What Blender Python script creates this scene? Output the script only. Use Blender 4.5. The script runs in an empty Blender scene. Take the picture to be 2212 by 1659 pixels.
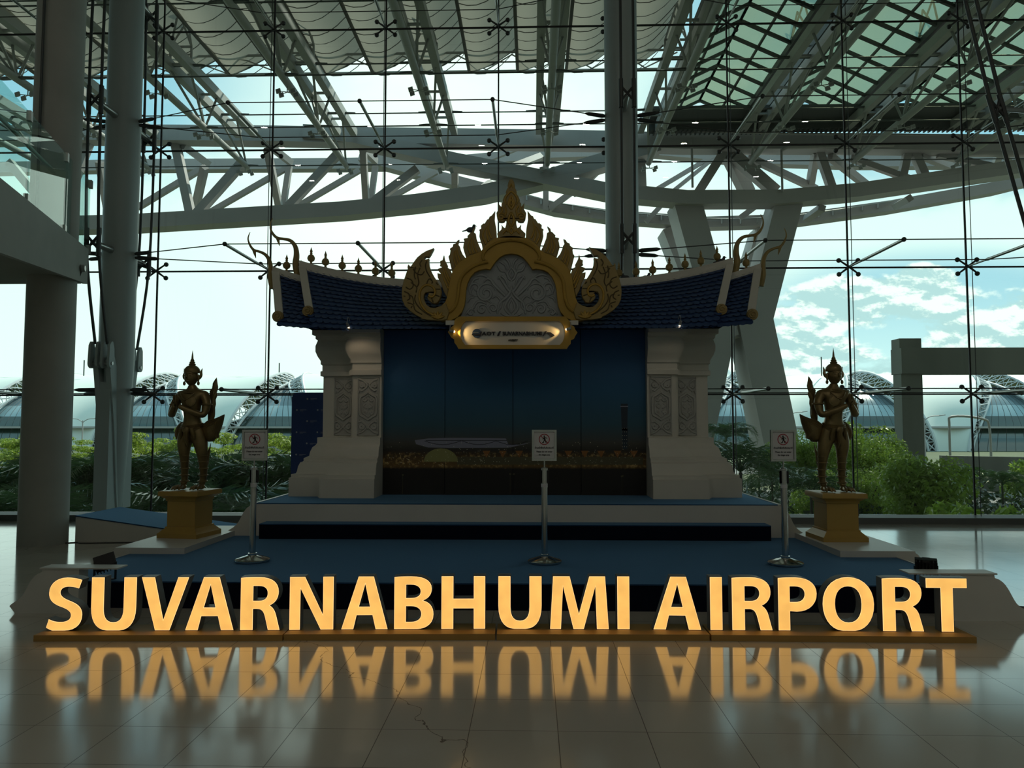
import bpy, bmesh, math, random
from mathutils import Vector, Matrix
from mathutils.geometry import tessellate_polygon

# ------------------------------------------------------------------ camera, sky, sun, exposure
SC = bpy.context.scene
COL = SC.collection
W_, H_, F_ = 2212.0, 1659.0, 1600.0
PITCH, YAW, HC = math.radians(3.309), math.radians(1.575), 1.6
cam_d = bpy.data.cameras.new('camera'); cam = bpy.data.objects.new('camera', cam_d); COL.objects.link(cam)
cam_d.sensor_width = 36.0; cam_d.lens = 36.0 * F_ / W_; cam_d.clip_start = 0.05; cam_d.clip_end = 2000
cam.location = (0, 0, HC); cam.rotation_euler = (math.pi/2 + PITCH, 0, YAW)
SC.camera = cam
SC.view_settings.view_transform = 'Standard'; SC.view_settings.look = 'None'
SC.view_settings.exposure = 0.16; SC.view_settings.gamma = 1.0; SC.view_settings.use_curve_mapping = False
CY = SC.cycles
CY.max_bounces = 8; CY.diffuse_bounces = 4; CY.glossy_bounces = 4; CY.transmission_bounces = 4
CY.transparent_max_bounces = 16; CY.use_denoising = True; CY.caustics_reflective = False; CY.caustics_refractive = False
CY.sample_clamp_indirect = 6.0; CY.use_light_tree = True
try: CY.denoiser = 'OPENIMAGEDENOISE'
except Exception: pass
R3 = cam.rotation_euler.to_matrix()
def ray(px, py): return R3 @ Vector(((px - W_/2)/F_, (H_/2 - py)/F_, -1.0))
def PY(px, py, Y):
    d = ray(px, py); t = Y/d.y; return Vector((d.x*t, Y, HC + d.z*t))
def PZ(px, py, z):
    d = ray(px, py); t = (z - HC)/d.z; return Vector((d.x*t, d.y*t, z))

def new_world():
    w = bpy.data.worlds.new('sky'); SC.world = w; w.use_nodes = True
    nt = w.node_tree; N = nt.nodes; L = nt.links
    for n in list(N): N.remove(n)
    out = N.new('ShaderNodeOutputWorld'); bg = N.new('ShaderNodeBackground'); L.new(bg.outputs[0], out.inputs[0])
    tc = N.new('ShaderNodeTexCoord'); sep = N.new('ShaderNodeSeparateXYZ'); L.new(tc.outputs['Generated'], sep.inputs[0])
    def m(op, a, b=None, c=None, clamp=False):
        n = N.new('ShaderNodeMath'); n.operation = op; n.use_clamp = clamp
        for i, v in enumerate((a, b, c)):
            if v is None: continue
            if isinstance(v, (int, float)): n.inputs[i].default_value = v
            else: L.new(v, n.inputs[i])
        return n.outputs[0]
    def noise(vec, scale, det, rough=0.5, dist=0.0):
        n = N.new('ShaderNodeTexNoise'); n.inputs['Scale'].default_value = scale; n.inputs['Detail'].default_value = det
        n.inputs['Roughness'].default_value = rough; n.inputs['Distortion'].default_value = dist
        L.new(vec, n.inputs['Vector']); return n.outputs['Fac']
    def ramp(f, a, b):
        n = N.new('ShaderNodeMapRange'); n.interpolation_type = 'SMOOTHSTEP'; n.clamp = True
        L.new(f, n.inputs[0]); n.inputs[1].default_value = a; n.inputs[2].default_value = b; return n.outputs[0]
    def mix(f, a, b):
        n = N.new('ShaderNodeMix'); n.data_type = 'RGBA'
        if isinstance(f, float): n.inputs[0].default_value = f
        else: L.new(f, n.inputs[0])
        for i, v in ((6, a), (7, b)):
            if isinstance(v, tuple): n.inputs[i].default_value = (*v, 1)
            else: L.new(v, n.inputs[i])
        return n.outputs[2]
    y = m('MAXIMUM', m('ABSOLUTE', sep.outputs[1]), 0.2)
    cx = m('DIVIDE', sep.outputs[0], y); cz = m('DIVIDE', sep.outputs[2], y)
    v = N.new('ShaderNodeCombineXYZ'); L.new(cx, v.inputs[0]); L.new(m('MULTIPLY', cz, 1.9), v.inputs[1])
    # thin high cloud over blue
    n1 = noise(v.outputs[0], 1.7, 6, 0.55, 0.6)
    n2 = noise(v.outputs[0], 6.0, 5, 0.55, 0.3)
    veil = m('ADD', m('MULTIPLY', n1, 0.75), m('MULTIPLY', n2, 0.25))
    low = ramp(cz, 0.42, 0.22)                      # hazier towards the horizon
    veilf = ramp(m('ADD', veil, m('MULTIPLY', low, 0.26)), 0.44, 0.64)
    blue = mix(ramp(cz, 0.0, 0.5), (0.42, 0.75, 0.80), (0.27, 0.54, 0.66))
    veilc = mix(ramp(cz, 0.0, 0.55), (0.82, 0.96, 0.885), (0.68, 0.86, 0.86))
    c = mix(veilf, blue, veilc)
    # clear blue window in the east with towering cumulus
    def ell(x0, z0, rx, rz):
        a = m('DIVIDE', m('SUBTRACT', cx, x0), rx); b = m('DIVIDE', m('SUBTRACT', cz, z0), rz)
        return m('SUBTRACT', 1.0, m('ADD', m('MULTIPLY', a, a), m('MULTIPLY', b, b)), None)
    win = ramp(ell(0.56, 0.13, 0.34, 0.13), 0.0, 0.7)
    c = mix(m('MULTIPLY', win, 0.85), c, mix(ramp(cz, 0.02, 0.22), (0.62, 0.88, 0.87), (0.30, 0.58, 0.70)))
    n3 = noise(v.outputs[0], 9.0, 9, 0.62, 0.1)
    body = m('MAXIMUM', m('MAXIMUM', ell(0.48, 0.175, 0.16, 0.033), ell(0.37, 0.145, 0.14, 0.022)), m('MAXIMUM', ell(0.36, 0.085, 0.10, 0.055), ell(0.66, 0.12, 0.15, 0.060)))
    body = m('MAXIMUM', body, m('MAXIMUM', ell(0.52, 0.055, 0.3, 0.035), ell(0.53, 0.20, 0.05, 0.02)))
    cum = ramp(m('ADD', body, m('MULTIPLY', m('SUBTRACT', n3, 0.5), 3.2)), -0.05, 0.4)
    v2 = N.new('ShaderNodeVectorMath'); v2.operation = 'ADD'; L.new(v.outputs[0], v2.inputs[0]); v2.inputs[1].default_value = (0.0, 0.018, 0)
    n4 = noise(v2.outputs[0], 9.0, 9, 0.62, 0.1)
    shade = ramp(m('SUBTRACT', n3, n4), -0.03, 0.05)
    c = mix(cum, c, mix(shade, (0.46, 0.66, 0.67), (0.92, 1.0, 0.93)))
    # glow round the sun behind the thin cloud
    dot = N.new('ShaderNodeVectorMath'); dot.operation = 'DOT_PRODUCT'; L.new(tc.outputs['Generated'], dot.inputs[0])
    dot.inputs[1].default_value = Vector((-0.10, 1.0, 0.36)).normalized()
    glow = ramp(dot.outputs['Value'], 0.93, 1.0)
    c = mix(m('MULTIPLY', glow, 0.8), c, (1.02, 1.10, 0.98))
    low2 = ramp(sep.outputs[2], 0.0, -0.08)
    c = mix(low2, c, (0.10, 0.12, 0.09))
    L.new(c, bg.inputs[0]); bg.inputs[1].default_value = 1.15
new_world()
sun_d = bpy.data.lights.new('sun', 'SUN'); sun = bpy.data.objects.new('sun', sun_d); COL.objects.link(sun)
sun_d.energy = 5.0; sun_d.angle = math.radians(2.0); sun_d.color = (1.0, 0.95, 0.82)
sun.rotation_euler = Vector((0.8, 1.0, 1.4)).to_track_quat('Z', 'Y').to_euler()

# ------------------------------------------------------------------ materials
MATS = {}
def mat(name, col, rough=0.6, metal=0.0, var=0.08, scale=6.0, bump=0.0, spec=0.5, emit=None, estr=1.0, trans=0.0, stretch=(1, 1, 1)):
    if name in MATS: return MATS[name]
    m = bpy.data.materials.new(name); m.use_nodes = True; MATS[name] = m
    nt = m.node_tree; b = nt.nodes['Principled BSDF']; L = nt.links
    tc = nt.nodes.new('ShaderNodeTexCoord'); mp = nt.nodes.new('ShaderNodeMapping'); mp.inputs['Scale'].default_value = stretch
    nz = nt.nodes.new('ShaderNodeTexNoise'); nz.inputs['Scale'].default_value = scale; nz.inputs['Detail'].default_value = 4
    L.new(tc.outputs['Object'], mp.inputs[0]); L.new(mp.outputs[0], nz.inputs['Vector'])
    mx = nt.nodes.new('ShaderNodeMix'); mx.data_type = 'RGBA'
    mx.inputs[6].default_value = tuple(c*(1-var) for c in col) + (1,); mx.inputs[7].default_value = tuple(min(1, c*(1+var)) for c in col) + (1,)
    L.new(nz.outputs['Fac'], mx.inputs[0]); L.new(mx.outputs[2], b.inputs['Base Color'])
    b.inputs['Roughness'].default_value = rough; b.inputs['Metallic'].default_value = metal
    b.inputs['Specular IOR Level'].default_value = spec
    if bump:
        bp = nt.nodes.new('ShaderNodeBump'); bp.inputs['Strength'].default_value = bump; bp.inputs['Distance'].default_value = 0.01
        L.new(nz.outputs['Fac'], bp.inputs['Height']); L.new(bp.outputs[0], b.inputs['Normal'])
    if emit:
        b.inputs['Emission Color'].default_value = (*emit, 1); b.inputs['Emission Strength'].default_value = estr
    if trans:
        tr = nt.nodes.new('ShaderNodeBsdfTranslucent'); L.new(mx.outputs[2], tr.inputs[0])
        ms = nt.nodes.new('ShaderNodeMixShader'); ms.inputs[0].default_value = trans
        L.new(b.outputs[0], ms.inputs[1]); L.new(tr.outputs[0], ms.inputs[2]); L.new(ms.outputs[0], nt.nodes['Material Output'].inputs[0])
    return m
def glass_mat(name, tint, refl=0.9, rough=0.0, diff=None, dfac=0.0):
    if name in MATS: return MATS[name]
    m = bpy.data.materials.new(name); m.use_nodes = True; MATS[name] = m
    nt = m.node_tree; N = nt.nodes; L = nt.links
    N.remove(N['Principled BSDF'])
    tr = N.new('ShaderNodeBsdfTransparent'); tr.inputs[0].default_value = (*tint, 1)
    gl = N.new('ShaderNodeBsdfGlossy'); gl.inputs['Roughness'].default_value = rough; gl.inputs[0].default_value = (refl, refl, refl, 1)
    lw = N.new('ShaderNodeLayerWeight'); lw.inputs[0].default_value = 0.5
    pw = N.new('ShaderNodeMath'); pw.operation = 'POWER'; L.new(lw.outputs['Facing'], pw.inputs[0]); pw.inputs[1].default_value = 5.0
    fr = N.new('ShaderNodeMath'); fr.operation = 'MULTIPLY_ADD'; L.new(pw.outputs[0], fr.inputs[0]); fr.inputs[1].default_value = 0.9; fr.inputs[2].default_value = 0.03
    ms = N.new('ShaderNodeMixShader'); L.new(fr.outputs[0], ms.inputs[0]); L.new(tr.outputs[0], ms.inputs[1]); L.new(gl.outputs[0], ms.inputs[2])
    last = ms
    if diff:
        df = N.new('ShaderNodeBsdfTranslucent'); df.inputs[0].default_value = (*diff, 1)
        nz = N.new('ShaderNodeTexNoise'); nz.inputs['Scale'].default_value = 0.8; nz.inputs['Detail'].default_value = 3
        m2 = N.new('ShaderNodeMixShader'); mm = N.new('ShaderNodeMath'); mm.operation = 'MULTIPLY'; L.new(nz.outputs['Fac'], mm.inputs[0]); mm.inputs[1].default_value = dfac*2
        L.new(mm.outputs[0], m2.inputs[0]); L.new(ms.outputs[0], m2.inputs[1]); L.new(df.outputs[0], m2.inputs[2]); last = m2
    L.new(last.outputs[0], N['Material Output'].inputs[0])
    return m
M = dict(
    concrete=mat('concrete', (0.38, 0.39, 0.36), 0.75, var=0.14, scale=2.5, bump=0.05),
    steel=mat('painted_steel', (0.38, 0.45, 0.45), 0.45, var=0.05, scale=1.5),
    darksteel=mat('dark_steel', (0.045, 0.05, 0.05), 0.45, var=0.1),
    rod=mat('rod_steel', (0.42, 0.43, 0.42), 0.3, 0.85, var=0.05),
    black=mat('black_seal', (0.012, 0.012, 0.014), 0.5),
    room=mat('room_paint', (0.58, 0.59, 0.57), 0.8, var=0.05, scale=1),
    frame=mat('window_frame_paint', (0.12, 0.13, 0.13), 0.5),
    glass=glass_mat('clear_glass', (0.93, 0.985, 0.965)),
    rail_glass=glass_mat('rail_glass', (0.80, 0.93, 0.90)),
    stone=mat('stone_relief', (0.44, 0.44, 0.41), 0.7, var=0.12, scale=9),
    roof_glass=glass_mat('roof_glass', (0.50, 0.53, 0.40), 0.6, 0.05, (0.17, 0.20, 0.13), 0.42),
    out_white=mat('outdoor_grey_paint', (0.35, 0.335, 0.33), 0.6, var=0.10, scale=0.35),
    canopy=mat('canopy_steel', (0.30, 0.31, 0.30), 0.55, var=0.08, scale=0.5),
    canopy_dark=mat('dark_canopy_steel', (0.055, 0.065, 0.065), 0.6, var=0.1, scale=0.5),
    white=mat('white_painted_board', (0.62, 0.61, 0.57), 0.38, var=0.04, scale=4),
    cream=mat('cream_plaster', (0.66, 0.64, 0.57), 0.7, var=0.06, scale=3),
    blue=mat('blue_carpet', (0.024, 0.068, 0.155), 0.95, var=0.18, scale=60, bump=0.1, spec=0.1),
    navy=mat('navy_cloth', (0.006, 0.009, 0.02), 0.95, var=0.2, scale=30, spec=0.05),
    tile=mat('blue_roof_tile', (0.022, 0.055, 0.16), 0.5, var=0.25, scale=9),
    gold=mat('gold_paint', (0.44, 0.27, 0.045), 0.5, 0.25, var=0.15, scale=5, bump=0.1),
    olddgold=mat('aged_gold_paint', (0.33, 0.235, 0.085), 0.5, 0.2, var=0.25, scale=7, bump=0.15),
    groove=mat('dark_groove_paint', (0.10, 0.07, 0.028), 0.8),
    relief=mat('silver_relief', (0.33, 0.35, 0.36), 0.6, var=0.10, scale=6),
    bronze=mat('gilded_bronze', (0.23, 0.165, 0.07), 0.38, 0.55, var=0.3, scale=14, bump=0.2),
    yellow=mat('ochre_plinth_paint', (0.42, 0.27, 0.065), 0.42, var=0.08, scale=4),
    chrome=mat('chrome', (0.62, 0.62, 0.60), 0.14, 1.0, var=0.03),
    blackplastic=mat('black_plastic', (0.015, 0.015, 0.016), 0.45),
    paper=mat('paper', (0.62, 0.62, 0.63), 0.6, var=0.02),
    red=mat('red_ink', (0.35, 0.01, 0.03), 0.6), ink=mat('black_ink', (0.012, 0.012, 0.014), 0.6),
    letter_side=mat('grey_letter_return', (0.20, 0.21, 0.21), 0.45, 0.1, var=0.06),
    letter_rim=mat('black_letter_rim', (0.03, 0.03, 0.03), 0.5),
    signboard=mat('gold_sign_base', (0.36, 0.21, 0.055), 0.55, var=0.06, scale=5),
    leaf_dark=mat('dark_leaves', (0.030, 0.075, 0.022), 0.32, var=0.5, scale=1.5, trans=0.30, spec=0.8),
    leaf_palm=mat('palm_leaves', (0.085, 0.17, 0.06), 0.22, var=0.5, scale=2, trans=0.3, spec=1.0),
    leaf_mid=mat('mid_green_leaves', (0.36, 0.50, 0.08), 0.3, var=0.6, scale=2.2, trans=0.55, spec=1.0),
    leaf_light=mat('light_green_leaves', (0.22, 0.30, 0.035), 0.5, var=0.45, scale=0.5, trans=0.5),
    bark=mat('bark', (0.10, 0.085, 0.065), 0.9, var=0.3, scale=3),
    lawn=mat('lawn', (0.07, 0.085, 0.035), 0.95, var=0.4, scale=0.2),
    asphalt=mat('asphalt', (0.14, 0.14, 0.135), 0.9, var=0.1, scale=1),
    outconc=mat('weathered_concrete', (0.27, 0.27, 0.24), 0.85, var=0.35, scale=0.5, stretch=(1, 1, 0.25)),
)
_b = M['blue'].node_tree.nodes['Principled BSDF']; _b.inputs['Sheen Weight'].default_value = 0.6; _b.inputs['Sheen Roughness'].default_value = 0.4; _b.inputs['Sheen Tint'].default_value = (0.35, 0.65, 1.0, 1)
# ------------------------------------------------------------------ mesh builder
class MB:
    def __init__(s): s.v = []; s.f = []; s.m = []; s.cur = 0
    def mi(s, i): s.cur = i; return s
    def add(s, vs, fs):
        b = len(s.v); s.v += [tuple(x) for x in vs]; s.f += [tuple(b + i for i in f) for f in fs]; s.m += [s.cur]*len(fs); return s
    def box(s, a, b):
        x0, y0, z0 = (min(a[i], b[i]) for i in range(3)); x1, y1, z1 = (max(a[i], b[i]) for i in range(3))
        return s.add([(x0,y0,z0),(x1,y0,z0),(x1,y1,z0),(x0,y1,z0),(x0,y0,z1),(x1,y0,z1),(x1,y1,z1),(x0,y1,z1)],
                     [(0,3,2,1),(4,5,6,7),(0,1,5,4),(1,2,6,5),(2,3,7,6),(3,0,4,7)])
    def bar(s, p, q, w, d, side=(0, 1, 0)):          # rectangular bar p->q, w across, d along 'side'
        p = Vector(p); q = Vector(q); t = (q - p).normalized(); sd = Vector(side); sd = (sd - t*sd.dot(t))
        if sd.length < 1e-4: sd = Vector((1, 0, 0)) - t*t.x
        sd.normalize(); u = t.cross(sd).normalized()
        c = [(-1,-1),(1,-1),(1,1),(-1,1)]
        vs = [p + u*(w/2*a) + sd*(d/2*b) for a, b in c] + [q + u*(w/2*a) + sd*(d/2*b) for a, b in c]
        return s.add(vs, [(0,1,2,3),(7,6,5,4),(0,4,5,1),(1,5,6,2),(2,6,7,3),(3,7,4,0)])
    def tube(s, pts, r, n=8, caps=True, flat=1.0, fdir=None):
        pts = [Vector(p) for p in pts]; k = len(pts); rr = r if isinstance(r, (list, tuple)) else [r]*k
        b = len(s.v); prev = None
        for i, p in enumerate(pts):
            t = (pts[min(i+1, k-1)] - pts[max(i-1, 0)])
            t = t.normalized() if t.length > 1e-9 else Vector((0, 0, 1))
            if fdir is not None: prev = Vector(fdir)
            if prev is None: prev = Vector((0, 0, 1)) if abs(t.z) < 0.9 else Vector((1, 0, 0))
            u = prev - t*prev.dot(t)
            if u.length < 1e-6: u = t.orthogonal()
            u.normalize(); prev = u; w = t.cross(u)
            for j in range(n):
                a = 2*math.pi*j/n; s.v.append(tuple(p + (u*math.cos(a)*flat + w*math.sin(a))*rr[i]))
        for i in range(k-1):
            for j in range(n):
                j2 = (j+1) % n; s.f.append((b+i*n+j, b+i*n+j2, b+(i+1)*n+j2, b+(i+1)*n+j)); s.m.append(s.cur)
        if caps:
            s.f.append(tuple(b+j for j in range(n-1, -1, -1))); s.m.append(s.cur)
            s.f.append(tuple(b+(k-1)*n+j for j in range(n))); s.m.append(s.cur)
        return s
    def lathe(s, prof, n=24, at=(0, 0, 0), ax=(0, 0, 1), sq=None):
        ax = Vector(ax).normalized(); u = ax.orthogonal().normalized() if abs(ax.z) < 0.99 else Vector((1, 0, 0)); w = ax.cross(u)
        b = len(s.v); at = Vector(at)
        for r, z in prof:
            for j in range(n):
                a = 2*math.pi*j/n; s.v.append(tuple(at + ax*z + (u*math.cos(a) + w*math.sin(a))*r))
        for i in range(len(prof)-1):
            for j in range(n):
                j2 = (j+1) % n; s.f.append((b+i*n+j, b+i*n+j2, b+(i+1)*n+j2, b+(i+1)*n+j)); s.m.append(s.cur)
        s.f.append(tuple(b+j for j in range(n-1, -1, -1))); s.m.append(s.cur)
        k = len(prof); s.f.append(tuple(b+(k-1)*n+j for j in range(n))); s.m.append(s.cur)
        return s
    def ball(s, c, r, n=10, sc=(1, 1, 1)):
        b = len(s.v); c = Vector(c)
        for i in range(n+1):
            th = math.pi*i/n
            for j in range(2*n):
                a = math.pi*j/n
                s.v.append((c.x + r*sc[0]*math.sin(th)*math.cos(a), c.y + r*sc[1]*math.sin(th)*math.sin(a), c.z + r*sc[2]*math.cos(th)))
        for i in range(n):
            for j in range(2*n):
                j2 = (j+1) % (2*n); s.f.append((b+i*2*n+j, b+(i+1)*2*n+j, b+(i+1)*2*n+j2, b+i*2*n+j2)); s.m.append(s.cur)
        return s
    def prism(s, poly, fn, d, holes=(), side_mi=None):   # poly 2D -> fn(x, y, depth)
        loops = [list(poly)] + [list(h) for h in holes]
        tess = tessellate_polygon([[Vector((x, y, 0)) for x, y in lp] for lp in loops])
        flatp = [p for lp in loops for p in lp]; n = len(flatp)
        b = len(s.v)
        s.v += [tuple(fn(x, y, 0.0)) for x, y in flatp] + [tuple(fn(x, y, d)) for x, y in flatp]
        for t in tess:
            s.f.append(tuple(b+i for i in t)); s.m.append(s.cur); s.f.append(tuple(b+n+i for i in reversed(t))); s.m.append(s.cur)
        o = 0; sm = s.cur if side_mi is None else side_mi
        for lp in loops:
            k = len(lp)
            for i in range(k):
                j = (i+1) % k; s.f.append((b+o+i, b+o+j, b+n+o+j, b+n+o+i)); s.m.append(sm)
            o += k
        return s
    def build(s, name, mt, parent=None, smooth=True, loc=None, fix=True):
        me = bpy.data.meshes.new(name); me.from_pydata(s.v, [], s.f)
        mts = mt if isinstance(mt, (list, tuple)) else [mt]
        for x in mts: me.materials.append(x)
        if len(mts) > 1: me.polygons.foreach_set('material_index', s.m)
        if fix:
            bm = bmesh.new(); bm.from_mesh(me); bmesh.ops.recalc_face_normals(bm, faces=bm.faces); bm.to_mesh(me); bm.free()
        me.update()
        if smooth:
            me.shade_smooth(); me.set_sharp_from_angle(angle=math.radians(35))
        o = bpy.data.objects.new(name, me); COL.objects.link(o)
        if parent is not None: o.parent = parent; o.matrix_parent_inverse = Matrix.Translation(-Vector(parent.location)) if parent.rotation_euler[2] == 0 else parent.matrix_basis.inverted()
        if loc is not None: o.location = loc
        return o
def tag(o, label, cat, group=None, kind=None):
    o['label'] = label; o['category'] = cat
    if group: o['group'] = group
    if kind: o['kind'] = kind
    return o
def empty(name, loc, label, cat, group=None):
    o = bpy.data.objects.new(name, None); COL.objects.link(o); o.location = loc; o.empty_display_size = 0.1
    return tag(o, label, cat, group)
def struct(o): o['kind'] = 'structure'; return o
def kids(o): return [c for c in ALLK.get(o.name, ())]
def copy_tree(o, loc=None, rot=None, label=None, group=None, scale=None, par=None):
    c = o.copy(); COL.objects.link(c)
    if par is not None:
        mi = o.matrix_parent_inverse.copy(); c.parent = par; c.matrix_parent_inverse = mi
    for ch in [x for x in bpy.data.objects if x.parent is o]: copy_tree(ch, par=c)
    if loc is not None: c.location = loc
    if rot is not None: c.rotation_euler = rot
    if scale is not None: c.scale = scale
    if label: c['label'] = label
    if group: c['group'] = group
    return c
def path2(ops, k=8):                                   # small bezier path sampler
    out = []
    for o in ops:
        if o[0] == 'c':
            x0, y0 = out[-1]; _, x1, y1, x2, y2, x3, y3 = o
            for i in range(1, k+1):
                t = i/k; a = (1-t)**3; b = 3*(1-t)**2*t; c = 3*(1-t)*t*t; d = t**3
                out.append((a*x0+b*x1+c*x2+d*x3, a*y0+b*y1+c*y2+d*y3))
        else: out.append(o)
    return out
def catmull(pts, k=6, closed=False):
    pts = [Vector(p) for p in pts]; n = len(pts); out = []
    rng = range(n if closed else n-1)
    for i in rng:
        p0 = pts[(i-1) % n] if closed or i > 0 else pts[0]; p1 = pts[i]; p2 = pts[(i+1) % n]; p3 = pts[(i+2) % n] if closed or i+2 < n else pts[n-1]
        for j in range(k):
            t = j/k; out.append(0.5*((2*p1) + (-p0+p2)*t + (2*p0-5*p1+4*p2-p3)*t*t + (-p0+3*p1-3*p2+p3)*t**3))
    if not closed: out.append(pts[-1])
    return out
ORD = ['first', 'second', 'third', 'fourth', 'fifth', 'sixth', 'seventh', 'eighth', 'ninth', 'tenth', 'eleventh', 'twelfth', 'thirteenth', 'fourteenth', 'fifteenth', 'sixteenth']
def text_mesh(name, txt, size, fn_matrix, mt, parent, extrude=0.001, offset=0.0, font=None, sx=1.0, align='CENTER'):
    cu = bpy.data.curves.new(name, 'FONT'); cu.body = txt; cu.size = size; cu.extrude = extrude; cu.offset = offset
    cu.align_x = align; cu.align_y = 'CENTER'; cu.resolution_u = 3
    if font: cu.font = font
    t = bpy.data.objects.new(name, cu); COL.objects.link(t)
    dg = bpy.context.evaluated_depsgraph_get(); me = bpy.data.meshes.new_from_object(t.evaluated_get(dg)); me.name = name
    bpy.data.objects.remove(t); bpy.data.curves.remove(cu)
    o = bpy.data.objects.new(name, me); COL.objects.link(o); me.materials.clear(); me.materials.append(mt)
    me.transform(Matrix.Diagonal((sx, 1, 1, 1))); me.transform(fn_matrix)
    if parent is not None: o.parent = parent; o.matrix_parent_inverse = parent.matrix_basis.inverted()
    return o
def face_m(loc, rz=0.0):     # local xy -> world x,z facing the viewer (-Y)
    return Matrix.Translation(loc) @ Matrix.Rotation(rz, 4, 'Z') @ Matrix.Rotation(math.pi/2, 4, 'X')
# ------------------------------------------------------------------ the hall
def floor_material():
    m = bpy.data.materials.new('polished_stone_tile'); m.use_nodes = True; nt = m.node_tree; N = nt.nodes; L = nt.links
    b = N['Principled BSDF']; g = N.new('ShaderNodeNewGeometry'); sep = N.new('ShaderNodeSeparateXYZ'); L.new(g.outputs['Position'], sep.inputs[0])
    def mth(op, a, bb=None):
        n = N.new('ShaderNodeMath'); n.operation = op
        for i, v in enumerate((a, bb)):
            if v is None: continue
            if isinstance(v, (int, float)): n.inputs[i].default_value = v
            else: L.new(v, n.inputs[i])
        return n.outputs[0]
    def line(c, off, per, w):
        f = mth('FRACT', mth('DIVIDE', mth('SUBTRACT', c, off - w/2 - per*100), per)); return mth('LESS_THAN', f, w/per)
    grout = mth('MAXIMUM', line(sep.outputs[0], -0.335, 0.467, 0.0045), line(sep.outputs[1], 4.45, 0.445, 0.004))
    nz = N.new('ShaderNodeTexNoise'); nz.inputs['Scale'].default_value = 1.3; nz.inputs['Detail'].default_value = 6; L.new(g.outputs['Position'], nz.inputs['Vector'])
    n2 = N.new('ShaderNodeTexNoise'); n2.inputs['Scale'].default_value = 180; n2.inputs['Detail'].default_value = 2; L.new(g.outputs['Position'], n2.inputs['Vector'])
    wn = N.new('ShaderNodeTexWhiteNoise'); wn.noise_dimensions = '2D'
    cmb = N.new('ShaderNodeCombineXYZ')
    L.new(mth('FLOOR', mth('DIVIDE', mth('ADD', sep.outputs[0], 0.335), 0.467)), cmb.inputs[0]); L.new(mth('FLOOR', mth('DIVIDE', mth('SUBTRACT', sep.outputs[1], 4.45), 0.445)), cmb.inputs[1])
    L.new(cmb.outputs[0], wn.inputs['Vector'])
    mx = N.new('ShaderNodeMix'); mx.data_type = 'RGBA'; mx.inputs[6].default_value = (0.50, 0.465, 0.39, 1); mx.inputs[7].default_value = (0.60, 0.565, 0.49, 1)
    f = mth('ADD', mth('MULTIPLY', nz.outputs['Fac'], 0.5), mth('ADD', mth('MULTIPLY', n2.outputs['Fac'], 0.25), mth('MULTIPLY', wn.outputs['Value'], 0.3))); L.new(f, mx.inputs[0])
    # hairline cracks
    vo = N.new('ShaderNodeTexVoronoi'); vo.feature = 'DISTANCE_TO_EDGE'; vo.inputs['Scale'].default_value = 0.22
    nd = N.new('ShaderNodeTexNoise'); nd.inputs['Scale'].default_value = 2.0; nd.inputs['Detail'].default_value = 5
    va = N.new('ShaderNodeVectorMath'); va.operation = 'ADD'; vs = N.new('ShaderNodeVectorMath'); vs.operation = 'SCALE'; vs.inputs['Scale'].default_value = 0.7
    L.new(g.outputs['Position'], nd.inputs['Vector']); L.new(nd.outputs['Color'], vs.inputs[0]); L.new(vs.outputs[0], va.inputs[0]); L.new(g.outputs['Position'], va.inputs[1]); L.new(va.outputs[0], vo.inputs['Vector'])
    crack = mth('LESS_THAN', vo.outputs['Distance'], 0.0007)
    dark = mth('MAXIMUM', grout, crack)
    m2 = N.new('ShaderNodeMix'); m2.data_type = 'RGBA'; L.new(dark, m2.inputs[0]); L.new(mx.outputs[2], m2.inputs[6]); m2.inputs[7].default_value = (0.09, 0.075, 0.06, 1)
    L.new(m2.outputs[2], b.inputs['Base Color'])
    rr = mth('ADD', mth('MULTIPLY', nz.outputs['Fac'], 0.07), 0.075); L.new(mth('ADD', rr, mth('MULTIPLY', dark, 0.4)), b.inputs['Roughness'])
    b.inputs['Specular IOR Level'].default_value = 0.5; b.inputs['IOR'].default_value = 1.5; b.inputs['Coat Weight'].default_value = 0.6; b.inputs['Coat Roughness'].default_value = 0.11; b.inputs['Coat IOR'].default_value = 1.6
    n5 = N.new('ShaderNodeTexNoise'); n5.inputs['Scale'].default_value = 2.2; n5.inputs['Detail'].default_value = 2; L.new(g.outputs['Position'], n5.inputs['Vector'])
    bp = N.new('ShaderNodeBump'); bp.inputs['Strength'].default_value = 0.25; bp.inputs['Distance'].default_value = 0.004; L.new(n5.outputs['Fac'], bp.inputs['Height']); L.new(bp.outputs[0], b.inputs['Normal'])
    return m
YB, YG = -8.0, 12.9
gx_a, gx_b = PY(348, 320, YG).x, PY(2078, 313, YG).x; MOD = (gx_b-gx_a)/7
GX = [gx_a + MOD*(i-4) for i in range(15)]            # glass joints
X0, X1 = GX[0], GX[-1]
GZ = [0.10] + [PY(1106, y, YG).z for y in (852.5, 582.5, 319, 59)]
GZ += [GZ[-1]+2.25, GZ[-1]+4.5]; ZC = GZ[-1]
struct(MB().box((X0, YB, -0.3), (X1, YG+0.1, 0)).build('floor', floor_material()))
struct(MB().box((X0, YB, ZC), (X1, YG+0.1, ZC+0.2)).build('ceiling', M['room']))
struct(MB().box((X0, YB-0.2, 0), (X1, YB, ZC)).build('wall_back', M['room']))
struct(MB().box((X0-0.2, YB, 0), (X0, YG+0.1, ZC)).build('wall_left', M['room']))
struct(MB().box((X1, YB, 0), (X1+0.2, YG+0.1, ZC)).build('wall_right', M['room']))
struct(MB().box((X0, YG-0.42, 0), (X1, YG+0.08, 0.085)).box((X0, YG-0.42, 0.085), (X1, YG+0.05, 0.102)).build('trim_1', M['frame']))
k = 0
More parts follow.
